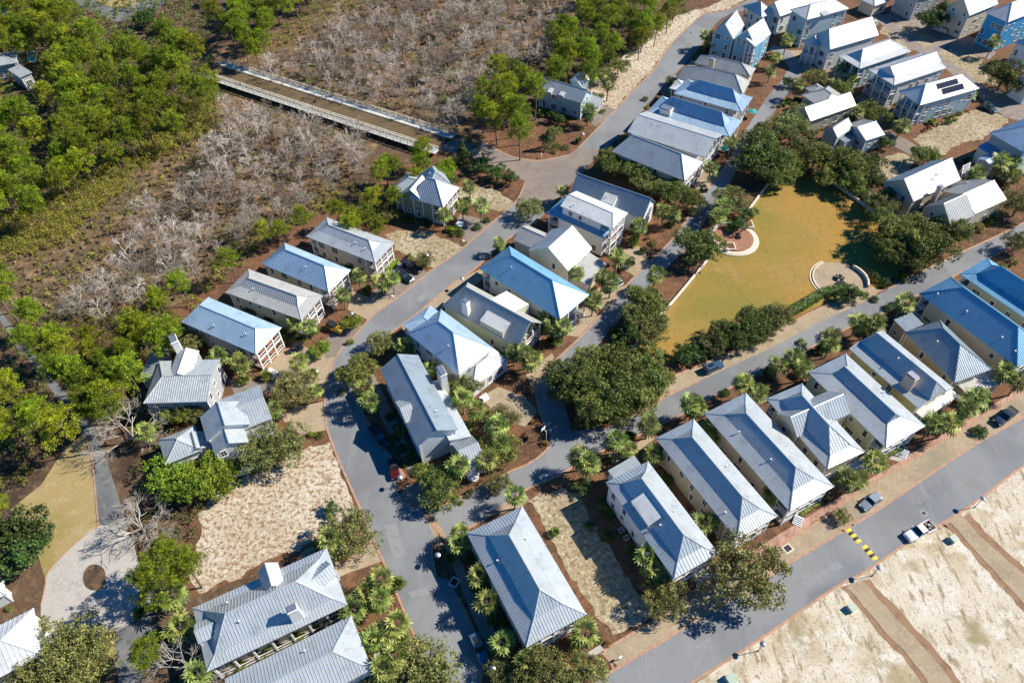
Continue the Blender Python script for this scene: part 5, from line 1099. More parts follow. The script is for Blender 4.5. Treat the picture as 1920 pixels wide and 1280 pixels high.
DARK = [(870,290,2.6),(900,302,2.8),(930,318,2.8),(955,330,2.4),(845,330,2.2),(1180,490,1.8),(1190,620,3),(1165,640,2.2),(1290,660,2.8),(1312,648,2.6),(1335,650,2.2),(1605,545,2.4),(1585,552,2),(1750,30,5),(1775,12,3.4),(1695,40,0),(30,985,4.4),(25,1040,4.2),(60,1010,3.2),(60,20,0),(270,28,4),(300,45,3.4),(1660,262,2.4),(1690,240,2.4),(1400,395,2.6),(1385,420,2.4),(1040,215,2.2),(1055,225,1.8),(1000,200,0),(620,950,1.6),(595,1020,1.4),(1095,905,1.8),(1670,430,0),(1835,745,2),(1765,690,1.8),(1890,270,2.2),(1480,150,2),(500,600,1.6),(1108,430,2.2),(1020,840,0)]
CONE = [(1028,262),(867,285),(1065,170)]
BRIGHT = [(375,880,3.8),(345,905,4.2),(405,905,3.4),(312,885,3.6),(430,870,2.4),(660,600,2.4),(600,650,2.4),(330,770,2.8),(350,745,2.4),(1238,590,0),(1770,700,1.8)]
for x, y, r in OAKS:
    if r: plant('oak' if rnd.random() < .8 else 'olive', (x, y), r/4.6)
for x, y, r in OLIVE:
    if r: plant('olive', (x, y), r/4.6, name='oak_tree' if r > 2.6 else 'small_tree')
for x, y, r in DARK:
    if r: plant('dark', (x, y), r/2.7)
for x, y in CONE: plant('cone', (x, y), 1.0)
for x, y, r in BRIGHT:
    if r: plant('bright', (x, y), r/3.6)
PALMS = [(1140,160,1.15),(1103,207,1.1),(1108,147,1),(880,349,.9),(835,406,.95),(866,386,.95),(901,390,1),(671,520,.85),(715,525,1),(735,527,.9),(642,557,.85),(553,607,.9),(578,612,.85),(408,668,1.05),(447,680,1.05),(557,677,.95),(515,767,.8),(757,647,.9),(807,690,.8),(682,730,1),(692,752,1),(860,872,1),(867,750,1),(890,765,1),(930,800,1),(940,832,.95),(915,862,1),(963,659,1),(984,665,1),(997,669,1.05),(1025,594,1),(1036,612,1),(1055,617,.95),(1112,565,1),(1130,520,1),(1146,530,1.05),(1082,517,.9),(1157,485,1),(1230,515,1.05),(1202,422,1.1),(1245,395,1.05),(1262,397,1),(1360,385,1.1),(1345,402,1),(1057,357,.8),(937,455,.8),
 (1333,314,1),(1370,270,.9),(1326,66,1.1),(1336,78,1),(1477,75,1.1),(1455,105,.9),(1445,132,.9),(1495,162,.9),(1582,130,.9),(1600,145,.9),(1565,155,.9),(1610,212,.9),(1690,237,1),(1862,82,1),(1820,175,.9),(1829,330,1.1),(1873,308,1.2),(1900,306,1.1),(1217,795,1.05),(1395,722,1),(1292,760,1),(1310,765,1),(1420,738,.95),(1155,825,1),(1180,842,.85),(1085,857,1),(1102,872,1.05),(1225,852,1),(1335,800,.9),(1350,810,.9),(965,932,.9),(1490,667,1.05),(1460,682,1),(1505,690,.95),(1557,647,.9),(1750,795,1),(1777,795,1),(1815,765,1),(1830,745,1),(1640,865,1.1),(1590,895,1.1),(1612,900,.9),(1880,702,1),(1912,715,1),(1447,927,.9),(1692,572,1.1),(1610,602,1.05),(1640,607,1),(1557,630,.9),(1827,327,.8),
 (717,1087,1),(685,1110,1.05),(712,1122,1),(665,1140,1.05),(742,1172,1),(712,1185,1),(700,1198,.95),(737,1232,1),(718,1258,1.05),(615,1015,1),(867,997,.85),(862,1020,.9),(895,1080,.9),(912,1127,.95),(945,1205,.9),(1100,1185,1.05),(990,1235,.95),(1210,1042,.95),(1227,1065,1),(1322,982,1),(335,1172,1.1),(325,1120,1),(370,1268,1),(275,812,.9),(1070,920,0),(1240,600,.8),(590,735,.7),(940,1150,0)]
for x, y, s in PALMS:
    if s: plant('palm', (x, y), s*.96)
PETTO = [(1040,1000),(745,520),(560,640),(530,640),(500,705),(460,712),(1060,400),(1190,455),(1205,470),(1030,640),(1045,640),(890,820),(870,800),(905,850),(1100,450),(1300,400),(1255,420),(1290,985),(1300,1010),(690,1140),(750,1195),(725,1205),(700,1095),(740,1100),(840,1045),(900,1100),(925,1165),(955,1225),(1075,1205),(1370,960),(1180,815),(1170,850),(1500,700),(1440,700),(1540,655),(1620,620),(1840,760),(1800,780),(1625,880),(1260,850),(905,660),(640,700),(390,640),(1080,190),(1015,215),(1085,265),(1600,190),(1480,190),(590,620),(690,545),(310,1190),(345,1190),(265,1150)]
for x, y in PETTO: plant('palmetto', (x, y), rnd.uniform(.7, 1.1))
SHR = [(587,698,'ball',1.0),(462,735,'ball',.9),(785,880,'ball',1.2),(850,437,'shrub',1.0),(864,437,'shrub',1.0),(895,425,'darkball',1.0),(913,412,'darkball',.9),(875,375,'darkball',1.1),(1788,220,'shrub',1.2),(1778,228,'darkball',1),(1360,735,'darkball',.9),(1670,575,'darkball',1.2),(1838,808,'darkball',1.3),(1140,860,'darkball',.8),(1113,870,'shrub',.9),(1105,985,'darkball',.8),(1140,965,'darkball',.9),(1138,1000,'darkball',.8),(1185,1030,'darkball',1),(505,1215,'ball',.9),(520,1200,'ball',.9),(560,1190,'ball',1.1),(590,1178,'ball',.8),(448,1250,'ball',1),(740,820,'darkball',1),(752,840,'darkball',1),(745,800,'darkball',.9),(730,780,'darkball',.9),(760,862,'shrub',1.2),(1150,620,'darkball',1.2),(860,935,'shrub',1),(880,925,'shrub',.9),(818,948,'shrub',.9),(640,735,'shrub',.8),(1580,250,'grass',1.2),(1735,243,'grass',1),(1745,238,'grass',1),(1755,233,'grass',1),(1765,230,'grass',1),(1210,185,'shrub',1),(1090,240,'shrub',.9),(1105,222,'darkball',1),(1130,208,'shrub',1),(845,260,'grass',1),(880,262,'shrub',1),(890,270,'shrub',1),(1060,275,'shrub',1.1),(1045,272,'shrub',1.1),(1040,282,'shrub',1),
 (1020,830,'grass',1),(985,815,'grass',1),(1000,790,'grass',.8),(600,815,'shrub',.8),(585,812,'shrub',.9),(1120,1195,'shrub',.9),(1140,1205,'grass',.8),(1350,770,'shrub',1),(1365,790,'shrub',1),(1505,640,'shrub',1),(1720,770,'shrub',.9),(1712,800,'shrub',1),(1580,860,'shrub',.8),(1690,845,'shrub',.8),(1545,925,'shrub',.9),(1600,910,'shrub',.9),(1245,175,'shrub',.9),(1215,200,'shrub',.8),(1200,225,'shrub',.8),(1250,205,'shrub',.8),(1140,430,'shrub',1),(950,475,'shrub',.8),(1170,440,'grass',1),(1215,445,'grass',1),(1225,455,'shrub',1),(540,700,'grass',.8),(655,640,'shrub',.9),(720,545,'shrub',.8),(770,480,'shrub',1.0),(790,500,'shrub',.9),(830,500,'shrub',0),(1790,440,'shrub',1.5),(1815,430,'shrub',1.5),(1835,425,'shrub',1.5),(1855,410,'shrub',1.5),(1870,400,'shrub',1.5),(1690,520,'shrub',1.4),(1660,530,'darkball',1.3),(1640,520,'darkball',1.3),(1720,505,'shrub',1.3),(1900,490,'shrub',1.2),(1880,500,'shrub',1.3),(1640,560,'darkball',.9),(1350,655,'shrub',1.2),(1365,640,'shrub',1.1),(1240,640,'shrub',0),(930,1230,'shrub',1),(955,1250,'grass',.9),(1140,1010,'shrub',.8)]
for x, y, k, s in SHR:
    if s: plant(k, (x, y), s)
def yard_shrubs():
    R = random.Random(77)
    for o in [q for q in S.objects if q.parent is None and q.name.startswith('house')]:
        wm = next((c for c in o.children if c.name.startswith('wall')), None)
        if wm is None or o.location.length > 250: continue
        vs = [v.co for v in wm.data.vertices]; x0, x1 = min(v.x for v in vs), max(v.x for v in vs); y0, y1 = min(v.y for v in vs), max(v.y for v in vs)
        short = next((h_[2] for h_ in HOUSES if (h_[0]-o.location.x)**2 + (h_[1]-o.location.y)**2 < 1), None)
        if not short: continue
        mw = o.matrix_basis
        for side in (-1, 1):
            x = x0 + R.uniform(0, 1.5)
            while x < x1:
                if R.random() < .72:
                    p = mw @ Vector((x, (y0-.9 if side < 0 else y1+.9) + R.uniform(-.35,.35), 0)); pp = topx(p)
                    if -20 < pp[0] < 1940 and -20 < pp[1] < 1300:
                        k = R.choice(('shrub','shrub','shrub','darkball','palmetto','grass')); nm = {'palmetto': 'low fan palm', 'grass': 'rusty grass clump', 'darkball': 'dark clipped shrub'}.get(k, 'low shrub')
                        plant(k, None, R.uniform(.55, 1.0), at=(p.x, p.y), label='%s in the wall bed of the %s' % (nm, short), group='bed planting of the ' + short)
                x += R.uniform(1.3, 2.6)
yard_shrubs()
# hedges are clipped boxes of leaves
def hedge(pts, wd, ht, label, mat='dark'):
    P = cr(gp(pts), 4); m = MB(); ribbon(m, P, wd*.8, 0, ht*.9, LEAF[mat]); n = int(sum((b-a).length for a, b in zip(P, P[1:]))*wd*70)
    V = []; C = []
    for i in range(n):
        k = rnd.randrange(len(P)-1); a = P[k].lerp(P[k+1], rnd.random()); t = (P[k+1]-P[k]).normalized(); s = Vector((-t.y, t.x, 0))
        f = rnd.random(); 
        if f < .5: q = a + s*rnd.uniform(-.5,.5)*wd + Vector((0,0,ht))
        else: q = a + s*rnd.choice((-.5,.5))*wd + Vector((0,0,rnd.uniform(0,ht)))
        C.append(tuple(q))
    V = leaves(C, .06, 1, .12, .6); k0 = len(m.v); m.v += [tuple(v) for v in V]; m.f += [tuple(k0+j for j in f) for f in quads(V)]; m.m += [0]*(len(V)//4)
    m.build('hedge', label=label, cat='hedge')
hedge([(1482,588),(1510,572),(1545,552),(1588,545)], 2.2, 1.6, 'long dark clipped hedge along the lower edge of the lawn')
hedge([(838,433),(866,436)], 1.6, 1.2, 'bright green clipped hedge block in front of the green clapboard house', 'bright')
hedge([(724,512),(745,490)], 1.2, 1.0, 'clipped green hedge before the beige double porch', 'bright')
hedge([(1362,437),(1390,418)], 1.6, 1.6, 'dark clipped hedge above the round red deck')
hedge([(1498,965),(1538,940)], 1.2, .9, 'low clipped hedge in front of the plain long cream house', 'oak')
hedge([(1660,855),(1690,842)], 1.0, .8, 'low clipped hedge in front of the long pale green house', 'oak')
# ------------------------------------------------------------ vehicles
PAINT = {}
def paint(name, col, metal=.3):
    if name not in PAINT: PAINT[name] = plain('car_paint_'+name, col, .28, metal, coat=.6)
    return PAINT[name]
def car(px, px2, kind, col, label, ln=4.8, wd=1.9, z=.9, cat='car'):
    """px: middle of the tail, px2: middle of the nose, both as seen at bonnet height"""
    a, b = W(px, z), W(px2, z); d = b-a; ang = math.atan2(d.y, d.x); c = (a+b)/2
    nm = {'suv': 'parked_car', 'sedan': 'parked_car', 'pickup': 'pickup_truck', 'jeep': 'off_road_car', 'cart': 'golf_cart'}[kind]
    root = empty(nm, (c.x, c.y, .064), ang, label, cat); P = paint(*col)
    H = {'suv': 1.68, 'sedan': 1.45, 'pickup': 1.85, 'jeep': 1.85, 'cart': 1.85}[kind]; hb = {'suv': .98, 'sedan': .88, 'pickup': 1.08, 'jeep': 1.05, 'cart': .7}[kind]; h = ln/2; w2 = wd/2
    def loft(secs, mat, name, smooth=True, parent=None):
        """secs: (x, half width, z bottom, z top) rings of rounded section"""
        m = MB(); rings = []
        for x, hw, z0, z1 in secs:
            r = min(.16, (z1-z0)*.35); rings.append([(x,-hw,z0+r*.3),(x,-hw*1.0,z0+(z1-z0)*.55),(x,-hw*.97,z1-r),(x,-hw*.86,z1-r*.15),(x,-hw*.5,z1),(x,hw*.5,z1),(x,hw*.86,z1-r*.15),(x,hw*.97,z1-r),(x,hw,z0+(z1-z0)*.55),(x,hw,z0+r*.3),(x,hw*.9,z0),(x,-hw*.9,z0)])
        n = len(rings[0])
        for A, B in zip(rings, rings[1:]):
            for i in range(n): j = (i+1) % n; m.poly([A[i], A[j], B[j], B[i]], mat)
        m.poly(list(reversed(rings[0])), mat); m.poly(rings[-1], mat); o = m.build(name, parent or root)
        o.data.polygons.foreach_set('use_smooth', [smooth]*len(o.data.polygons)); return o
    if kind == 'cart':
        loft([(-h,w2*.8,.3,.75),(-h*.2,w2,.25,.8),(h*.2,w2,.25,.45),(h*.6,w2,.25,.5),(h,w2*.7,.3,.85)], P, 'body')
        m = MB(); m.box(-h*.95, h*.55, -w2*.95, w2*.95, 1.78, 1.86, M['darkmetal']); m.build('canopy', root)
        m = MB()
        for x, y in ((-h*.8,w2*.85),(-h*.8,-w2*.85),(h*.5,w2*.85),(h*.5,-w2*.85)): m.bar((x,y,.6),(x,y,1.8),.03,M['darkmetal'])
        m.build('canopy_frame', root); m = MB(); m.box(-h*.3, 0, -w2*.8, w2*.8, .8, .95, M['black']); m.box(-h*.4, -h*.3, -w2*.8, w2*.8, .85, 1.3, M['black']); m.build('seat', root); rw = .24
    else:
        nose = {'suv': .0, 'sedan': -.08, 'pickup': .02, 'jeep': .05}[kind]
        loft([(-h,w2*.84,.42,hb-.14),(-h+.12,w2*.95,.30,hb-.02),(-h*.6,w2,.24,hb),(h*.35,w2,.24,hb),(h*.72,w2*.98,.26,hb-.06+nose),(h-.18,w2*.92,.30,hb-.16+nose),(h,w2*.78,.40,hb-.30+nose)], P, 'body')
        x0, x1 = {'suv': (-h*.93, h*.30), 'sedan': (-h*.70, h*.28), 'pickup': (-h*.28, h*.32), 'jeep': (-h*.88, h*.12)}[kind]; ws = .55 if kind != 'jeep' else .18; rs = {'suv': .22, 'sedan': .55, 'pickup': .12, 'jeep': .05}[kind]
        cw = w2*.93; tw = w2*.76
        m = MB(); B = [(x0,-cw,hb-.04),(x1+.15,-cw,hb-.04),(x1+.15,cw,hb-.04),(x0,cw,hb-.04)]; T = [(x0+rs,-tw,H-.05),(x1-ws,-tw,H-.05),(x1-ws,tw,H-.05),(x0+rs,tw,H-.05)]
        for i in range(4): j = (i+1) % 4; m.poly([B[i], B[j], T[j], T[i]], M['glass'])
        m.build('windows', root); rm = P if kind != 'jeep' else M['black']
        m = MB(); m.slab([(x0+rs-.03,-tw-.03,H),(x1-ws+.05,-tw-.03,H-.01),(x1-ws+.05,tw+.03,H-.01),(x0+rs-.03,tw+.03,H)], .09, rm)
        for i in range(4): m.bar(B[i], T[i], .045, rm, 4)
        for y in (-1, 1): xm = (x0+x1)/2; m.bar((xm, y*cw, hb), (xm+.02, y*tw, H-.05), .045, rm, 4)
        m.build('roof', root)
        if kind == 'suv':
            m = MB()
            for y in (-1, 1): m.bar((x0+rs+.2, y*tw*.92, H+.06), (x1-ws-.2, y*tw*.92, H+.06), .025, M['steel'])
            m.box(x0+rs+.5, x1-ws-.4, -tw*.55, tw*.55, H+.002, H+.012, M['glass']); m.build('roof_rails', root)
        if kind == 'pickup':
            m = MB(); m.box(-h+.12, -h*.32, -w2*.82, w2*.82, hb-.01, hb+.012, M['black'])
            for y in (-1, 1): m.box(-h+.02, -h*.3, y*w2*.92-.06, y*w2*.92+.06, hb-.02, hb+.10, P)
            m.box(-h-.01, -h+.08, -w2*.9, w2*.9, hb-.02, hb+.10, P); m.build('cargo_bed', root)
        for y in (-1, 1):
            m = MB(); m.box(h-.10, h-.02, y*w2*.62-.18, y*w2*.62+.18, hb-.36, hb-.24, M['white']); m.build('headlight', root)
            m = MB(); m.box(-h-.012, -h+.05, y*w2*.66-.14, y*w2*.66+.14, hb-.34, hb-.18, TAILR); m.build('tail_light', root)
            m = MB(); m.box(x1-.25, x1-.08, y*(w2+.10)-.1, y*(w2+.10)+.1, hb+.02, hb+.16, P); m.build('mirror', root)
        rw = .36 if kind != 'jeep' else .42
        if kind == 'jeep': m = MB(); m.bar((-h-.16,0,.95), (-h-.0,0,.95), .38, M['black'], 14); m.build('spare_wheel', root)
    for x in (-h*.62, h*.62):
        for y in (-1, 1):
            m = MB(); m.bar((x, y*(w2-.24), rw), (x, y*(w2+.01), rw), rw, M['black'], 16); o = m.build('wheel', root); m = MB(); m.bar((x, y*(w2+.0), rw), (x, y*(w2+.025), rw), rw*.58, M['steel'], 12); m.build('rim', o)
    return root
TAILR = plain('red_lens', (.45,.02,.02), .3)
car((1322,694),(1354,679), 'suv', ('blue', (.05,.12,.20)), 'dark blue car with a sunroof parked beside the lawn on the side street')
car((1650,926),(1618,950), 'sedan', ('silver', (.42,.46,.48), .6), 'silver car parked on the shell strip before the many-gabled house', 4.8)
car((1908,762),(1862,797), 'pickup', ('navy', (.015,.03,.06)), 'dark blue pickup truck parked on the shell strip at the right edge', 5.8, 2.0, cat='pickup truck')
car((1748,983),(1701,1007), 'pickup', ('white', (.72,.73,.73), 0), 'white pickup truck on the front street with things in its bed', 5.8, 2.0, cat='pickup truck')
car((887,1190),(908,1236), 'suv', ('blue', (.05,.12,.20)), 'blue car parked in the shade at the bottom beside the main road', 4.9)
car((697,796),(723,838), 'pickup', ('black', (.012,.012,.014)), 'black pickup truck parked in the shade of the large white gabled house', 5.7, 2.0, cat='pickup truck')
car((735,862),(742,896), 'jeep', ('darkred', (.09,.008,.008), .2), 'dark red open car at the end of the shaded parking bay', 4.2, 1.8, cat='car')
car((741,508),(774,526), 'suv', ('blackgreen', (.015,.022,.022)), 'black car in front of the beige double porch, nearest the road', 5.0, 1.95)
car((763,493),(790,508), 'jeep', ('black', (.012,.012,.014)), 'black open-backed car in front of the beige double porch, farther from the palms', 4.4, 1.85)
car((611,605),(645,622), 'jeep', ('yellow', (.80,.42,.01), .0), 'bright yellow off-road car with a black top in the brick drive', 4.2, 1.8, cat='off-road car')
car((1163,527),(1140,541), 'suv', ('white', (.72,.73,.73), 0), 'white car half hidden under palms beside the back lane', 4.6)
car((1776,60),(1754,52), 'suv', ('silverblue', (.35,.42,.50), .5), 'silver car in the shaded drive of the yellow-cream house', 4.8)
car((1798,52),(1778,47), 'suv', ('blue', (.05,.12,.20)), 'blue car parked behind the silver one in the shaded drive', 4.6)
car((1844,195),(1868,208), 'suv', ('green', (.05,.12,.12)), 'dark green car on the drive right of the solar panels', 4.9)
car((565,648),(548,656), 'cart', ('navy', (.015,.03,.06)), 'small dark golf cart beside the shrubs in the western row', 2.6, 1.25, cat='golf cart')
car((755,497),(762,488), 'cart', ('bluebright', (.02,.08,.30)), 'small blue golf cart between the beige porch and the black cars', 2.4, 1.2, cat='golf cart')
car((1312,356),(1325,354), 'cart', ('black', (.012,.012,.014)), 'small dark golf cart beside the back lane under the oaks', 2.5, 1.25, cat='golf cart')
car((295,1180),(310,1190), 'cart', ('bluebright', (.02,.08,.30)), 'blue golf cart hidden under the pines beside the gravel court', 2.4, 1.2, cat='golf cart')
# things lying in the white pickup's bed belong to nobody else: one small load
p = W((1741,986), 1.15); m = MB(); R9 = random.Random(2)
for i in range(9): x, y = R9.uniform(-.9,.9), R9.uniform(-.6,.6); m.box(x-.18, x+.18, y-.15, y+.15, 0, R9.uniform(.1,.45), (M['steel'], M['black'], M['redwood'])[i % 3])
o = m.build('tool_load', label='jumbled load of tools in the bed of the white pickup truck', cat='load'); o.location = (p.x, p.y, 1.14); o.rotation_euler = (0,0,.45)
# covered boat
c = W((452,880), .7); m = MB(); secs = [(-2.3,.9,1.0),(-1,1.15,1.5),(.6,1.1,1.4),(1.8,.7,1.1),(2.5,.15,.8)]; rings = [[(x,-w_,.25),(x,-w_,.7),(x,-w_*.5,z_*.92),(x,0,z_),(x,w_*.5,z_*.92),(x,w_,.7),(x,w_,.25)] for x, w_, z_ in secs]
cm = plain('silver_tarpaulin', (.50,.55,.60), .35, .3)
for A_, B_ in zip(rings, rings[1:]):
    for i in range(7): j = (i+1) % 7; m.poly([A_[i], A_[j], B_[j], B_[i]], cm)
m.poly(rings[0], cm); m.poly(rings[-1], cm); o = m.build('covered_boat', label='boat under a silver tarpaulin beside the white gabled house above the left sand lot', cat='boat'); o.location = (c.x, c.y, 0); o.rotation_euler = (0,0,.3)
# ------------------------------------------------------------ street furniture
def lamp(base, label, h=3.2):
    p = W(base); root = empty('street_lamp', (p.x, p.y, 0), 0, label, 'street lamp')
    m = MB(); m.bar((0,0,0), (0,0,.35), .14, M['darkmetal'], 8, .09); m.bar((0,0,.35), (0,0,h-.3), .055, M['darkmetal'], 8); m.build('pole', root)
    m = MB(); m.bar((0,0,h-.3), (0,0,h+.05), .12, M['glass'], 8, .20); m.bar((0,0,h+.05), (0,0,h+.12), .50, M['steel'], 16, .46); m.bar((0,0,h+.12), (0,0,h+.35), .46, M['steel'], 16, .06); m.build('lamp_head', root)
for b_, l_ in (((824,1055),'street lamp on the shaded bed beside the hipped house, below the crosswalk'), ((754,911),'street lamp at the end of the shaded parking bay'), ((1421,1220),'street lamp at the lower kerb of the front street, nearest the bottom edge'), ((1635,1079),'street lamp at the lower kerb between the speed bumps and the first shell path'), ((1827,951),'street lamp at the lower kerb beside the second shell path'), ((925,1264),'street lamp at the bottom edge below the blue parked car'), ((803,497),'street lamp post beside the dry lot and the black cars'), ((664,606),'street lamp beside the bright yellow off-road car'), ((868,541),'street lamp above the pale yellow-green house, on the right of the main road')): lamp(b_, l_)
def box_thing(name, px, sx, sy, sz, mat, label, cat, rot=0, lid=True):
    p = W(px); root = empty(name, (p.x, p.y, 0), rot, label, cat); m = MB(); m.box(-sx/2, sx/2, -sy/2, sy/2, .0, sz*.82, mat); m.build('cabinet', root)
    m = MB(); m.slab([(-sx/2-.05,-sy/2-.05,sz*.86),(sx/2+.05,-sy/2-.05,sz*.86),(sx/2+.05,sy/2+.05,sz),(-sx/2-.05,sy/2+.05,sz)], .12, mat); m.build('lid', root)
    m = MB(); m.box(-sx/2-.2, sx/2+.2, -sy/2-.2, sy/2+.2, 0, .07, M['stone']); m.build('base', root)
box_thing('utility_cabinet', (1596,1142), 1.15, 1.05, 1.0, M['green_box'], 'pale green utility cabinet on the sand left of the first shell path', 'utility box', .5)
box_thing('utility_cabinet', (1786,1013), 1.15, 1.05, 1.0, M['green_box'], 'pale green utility cabinet on the sand beside the white pickup truck', 'utility box', .5)
box_thing('utility_cabinet', (1370,1275), 1.4, 1.3, 1.1, M['green_box'], 'pale green utility cabinet on the sand at the bottom edge', 'utility box', .5)
box_thing('utility_cabinet', (709,1232), 1.0, .9, .9, M['green_box'], 'small green utility cabinet among the palms at the bottom of the main road', 'utility box', .5)
box_thing('utility_cabinet', (1640,45), 1.4, 1.2, 1.1, M['green_box'], 'green utility cabinet beside the rear lane behind the white roofed row', 'utility box', .5)
def ac_unit(px, label):
    p = W(px); root = empty('air_conditioner', (p.x, p.y, 0), -1.08, label, 'air conditioner'); m = MB(); m.box(-.45,.45,-.45,.45,.05,.85,M['steel']); m.build('casing', root)
    m = MB(); m.bar((0,0,.85),(0,0,.9),.38,M['black'],16); m.bar((0,0,.9),(0,0,.93),.14,M['steel'],10); m.build('fan_grille', root)
ac_unit((1164,997), 'air conditioner beside the white house with the shed dormer, upper one'); ac_unit((1174,1011), 'air conditioner beside the white house with the shed dormer, lower one')
def hoop():
    p = W((1024,824)); root = empty('basketball_hoop', (p.x, p.y, 0), 2.4, 'white basketball hoop on the mulch island at the lane corner', 'basketball hoop')
    m = MB(); m.bar((0,0,0),(0,0,2.9),.07,M['white'],6); m.bar((0,0,2.7),(.75,0,3.05),.05,M['white'],5); m.build('post', root)
    m = MB(); m.box(.75,.80,-.6,.6,2.7,3.5,M['white']); m.build('backboard', root); m = MB()
    for i in range(12): a, b = i*math.pi/6, (i+1)*math.pi/6; m.bar((1.05+.23*math.cos(a),.23*math.sin(a),2.85),(1.05+.23*math.cos(b),.23*math.sin(b),2.85),.02,M['darkmetal'])
    m.build('rim', root)
hoop()
def drain(px, label, rot=.5, s=1.0):
    p = W(px); root = empty('storm_drain', (p.x, p.y, .067), rot, label, 'drain'); m = MB(); m.box(-.85*s,.85*s,-.75*s,.75*s,0,.03,M['stone']); m.build('frame', root); m = MB()
    for i in range(7): m.box(-.6*s,.6*s,(-.5+i*.155)*s,(-.5+i*.155+.10)*s,.03,.045,M['darkmetal'])
    m.box(-.6*s,.6*s,-.5*s,.55*s,.03,.033,M['black']); m.build('grate', root)
drain((1477,1028), 'square storm drain in the shell strip left of the speed bumps'); drain((852,1091), 'square storm drain in the shaded bay beside the hipped house', 1.1)
def manhole(px, label):
    p = W(px); m = MB(); disc(m, 0, 0, .42, 0, .02, M['darkmetal'], 20); disc(m, 0, 0, .5, 0, .012, M['stone'], 20); o = m.build('manhole_cover', label=label, cat='manhole cover'); o.location = (p.x, p.y, .067)
manhole((633,697), 'manhole cover on the bend of the main road'); manhole((1295,62), 'manhole cover on the upper main road near the bend')
manhole((1732,962), 'manhole cover on the front street above the white pickup truck')
def bump(a, b, label):
    A_, B_ = W(a), W(b); d = B_-A_; L_ = d.length; root = empty('speed_bump', (A_.x, A_.y, .066), math.atan2(d.y, d.x), label, 'speed bump'); n = 5
    for i in range(n):
        m = MB(); x0, x1 = L_*i/n, L_*(i+1)/n; mt = M['yellow'] if i % 2 == 0 else M['darkmetal']; prof = [(-.55,0),(-.35,.06),(0,.085),(.35,.06),(.55,0)]
        for (ya, za), (yb, zb_) in zip(prof, prof[1:]): m.poly([(x0,ya,za),(x1,ya,za),(x1,yb,zb_),(x0,yb,zb_)], mt)
        for x in (x0, x1): m.poly([(x,y_,z_) for y_, z_ in prof], mt)
        m.build('section', root)
bump((1589,992),(1611,1017), 'yellow and black speed bump across the front street, upper half'); bump((1619,1023),(1642,1049), 'yellow and black speed bump across the front street, lower half')
def bin_(px, label, mat='black'):
    p = W(px); root = empty('wheeled_bin', (p.x, p.y, 0), rnd.uniform(0,3), label, 'bin'); m = MB(); P_ = [(-.27,-.3),(.27,-.3),(.27,.3),(-.27,.3)]; T_ = [(x*1.15, y*1.15) for x, y in P_]
    for i in range(4): j = (i+1) % 4; m.poly([(*P_[i],.05),(*P_[j],.05),(*T_[j],1.0),(*T_[i],1.0)], M[mat])
    m.build('body', root); m = MB(); m.slab([(-.36,-.4,1.08),(.36,-.4,1.08),(.36,.4,1.0),(-.36,.4,1.0)], .06, M[mat]); m.build('lid', root)
bin_((1642,292), 'dark bin on the mulch left of the broad plain white roof'); bin_((903,756), 'dark bin beside the garage of the bright blue and dazzling white house'); bin_((1140,500), 'dark bin beside the creamy gabled house')
def mailbox(px, label):
    p = W(px); root = empty('mailbox', (p.x, p.y, 0), rnd.uniform(0,3), label, 'mailbox'); m = MB(); m.bar((0,0,0),(0,0,1.0),.06,M['white'],4); m.build('post', root); m = MB(); m.box(-.3,.3,-.14,.14,1.0,1.3,M['white']); m.build('box', root)
for q, l_ in (((1015,296),'white mailbox on the mulch above the brick plaza'), ((1145,198),'white post box beside the light blue house with white dormers'), ((597,702),'white mailbox beside the round clipped shrub in the western row'), ((1162,1236),'small mailbox at the bottom corner of the front street')): mailbox(q, l_)
def umbrella(px, label):
    p = W(px, 2.2); root = empty('patio_umbrella', (p.x, p.y, 0), 0, label, 'parasol'); m = MB(); m.bar((0,0,0),(0,0,2.5),.03,M['white'],6); m.build('pole', root); m = MB(); n = 8
    for i in range(n): a, b = 2*math.pi*i/n, 2*math.pi*(i+1)/n; m.poly([(1.4*math.cos(a),1.4*math.sin(a),2.1),(1.4*math.cos(b),1.4*math.sin(b),2.1),(0,0,2.6)], M['umbrella'])
    m.build('canopy', root)
umbrella((1411,208), 'teal parasol right of the upper row under the trees'); umbrella((1360,277), 'teal parasol beside the lowest houses of the upper row')
def rock(px, label):
    p = W(px); m = MB(); R_ = random.Random(int(px[0])); ring0 = [(.6*math.cos(a)*R_.uniform(.8,1.2), .4*math.sin(a)*R_.uniform(.8,1.2)) for a in [i*.8 for i in range(8)]]; ring1 = [(x*.6, y*.6) for x, y in ring0]
    for i in range(8): j = (i+1) % 8; m.poly([(*ring0[i],0),(*ring0[j],0),(*ring1[j],.35),(*ring1[i],.35)], M['stone'])
    m.poly([(x,y,.35) for x, y in ring1], M['stone']); o = m.build('boulder', label=label, cat='boulder'); o.location = (p.x, p.y, 0)
rock((868,452), 'pale boulder on the mulch below the green hedge block'); rock((1093,252), 'pale boulder on the mulch below the light blue house'); rock((735,556), 'pale boulder in the palm bed beside the black cars')
def bench(px, rot, label):
    p = W(px); root = empty('garden_seat', (p.x, p.y, 0), rot, label, 'bench'); m = MB(); m.box(-.7,.7,-.22,.22,.42,.47,M['white']); m.build('seat', root); m = MB(); m.box(-.7,.7,.2,.26,.5,.9,M['white']); m.build('backrest', root)
    for x in (-.6,.6): m = MB(); m.box(x-.04,x+.04,-.2,.24,0,.42,M['white']); m.build('leg', root)
bench((470,1233), .5, 'white garden seat in the narrow gap above the smooth grey roof')
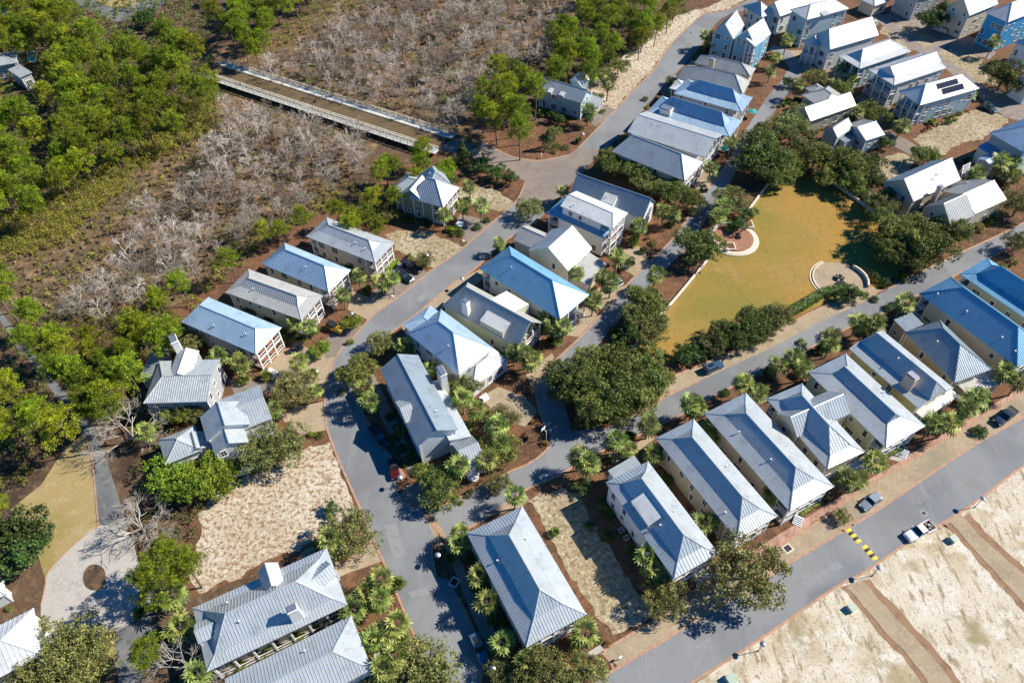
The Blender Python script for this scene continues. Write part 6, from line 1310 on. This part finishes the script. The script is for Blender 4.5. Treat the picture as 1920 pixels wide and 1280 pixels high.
# ------------------------------------------------------------ labels of the planted things: by the nearest house and their order there
KN = {'oak': 'rounded green oak', 'olive': 'olive-green oak', 'dark': 'dark glossy evergreen tree', 'bright': 'bright leafy tree', 'cone': 'dark cone-shaped magnolia', 'palm': 'palm tree', 'palmetto': 'low fan palm', 'shrub': 'small rounded shrub', 'ball': 'bright clipped shrub', 'darkball': 'dark clipped shrub', 'grass': 'rusty grass clump'}
LAND = [((1290,560),'the golden lawn'), ((1377,451),'the round red deck'), ((1577,526),'the pale round patio'), ((1150,730),'the big oak island at the lane corner'), ((1400,620),'the lower edge of the lawn'), ((1720,460),'the right side of the lawn'), ((150,1130),'the gravel court'), ((480,960),'the left sand lot'), ((1080,1020),'the narrow sand lot'), ((800,440),'the dry lot by the green house'), ((1300,40),'the upper road bend'), ((950,320),'the brick plaza'), ((1000,815),'the basketball hoop'), ((1450,270),'the dark oak grove above the lawn'), ((1580,310),'the top right corner of the lawn'), ((1500,1000),'the square storm drain'), ((1850,800),'the dark pickup truck'), ((1170,110),'the sand bank'), ((60,960),'the small pale lawn'), ((640,1010),'the corner of the left sand lot'), ((770,1250),'the bottom of the main road'), ((1245,1130),'the foot of the narrow sand lot'), ((1790,240),'the dry lot below the solar panels')]
refs = HOUSES + [(*W(p)[:2], s) for p, s in LAND]
grp = {}
for o, kind, x, y, pp in PLANTS:
    best = min(refs, key=lambda r: (r[0]-x)**2 + (r[1]-y)**2); q = topx((best[0], best[1], 3)); dx, dy = pp[0]-q[0], pp[1]-q[1]
    side = ('right of' if dx > 0 else 'left of') if abs(dx) > abs(dy)*1.2 else ('below' if dy > 0 else 'above')
    small = kind == 'olive' and o.name.startswith('small_tree')
    grp.setdefault((('small olive tree' if small else KN[kind]), side, best[2]), []).append((pp[0], pp[1], o))
ORD = ['first', 'second', 'third', 'fourth', 'fifth', 'sixth', 'seventh', 'eighth', 'ninth', 'tenth', 'eleventh', 'twelfth', 'thirteenth', 'fourteenth', 'fifteenth', 'sixteenth', 'seventeenth']
for (kn, side, ref), L_ in grp.items():
    L_.sort(key=lambda a: a[0]); n = len(L_)
    for i, (a, b, o) in enumerate(L_):
        ref2 = ref if ref.startswith('the ') else 'the ' + ref
        base = '%s %s %s' % (kn, side, ref2)
        if n == 1: lb = base
        elif i == 0: lb = base + ', leftmost of %s' % ({2: 'two', 3: 'three', 4: 'four'}.get(n, 'several'))
        elif i == n-1: lb = base + ', rightmost'
        else: lb = base + ', %s from left' % ORD[min(i, 16)]
        o['label'] = lb
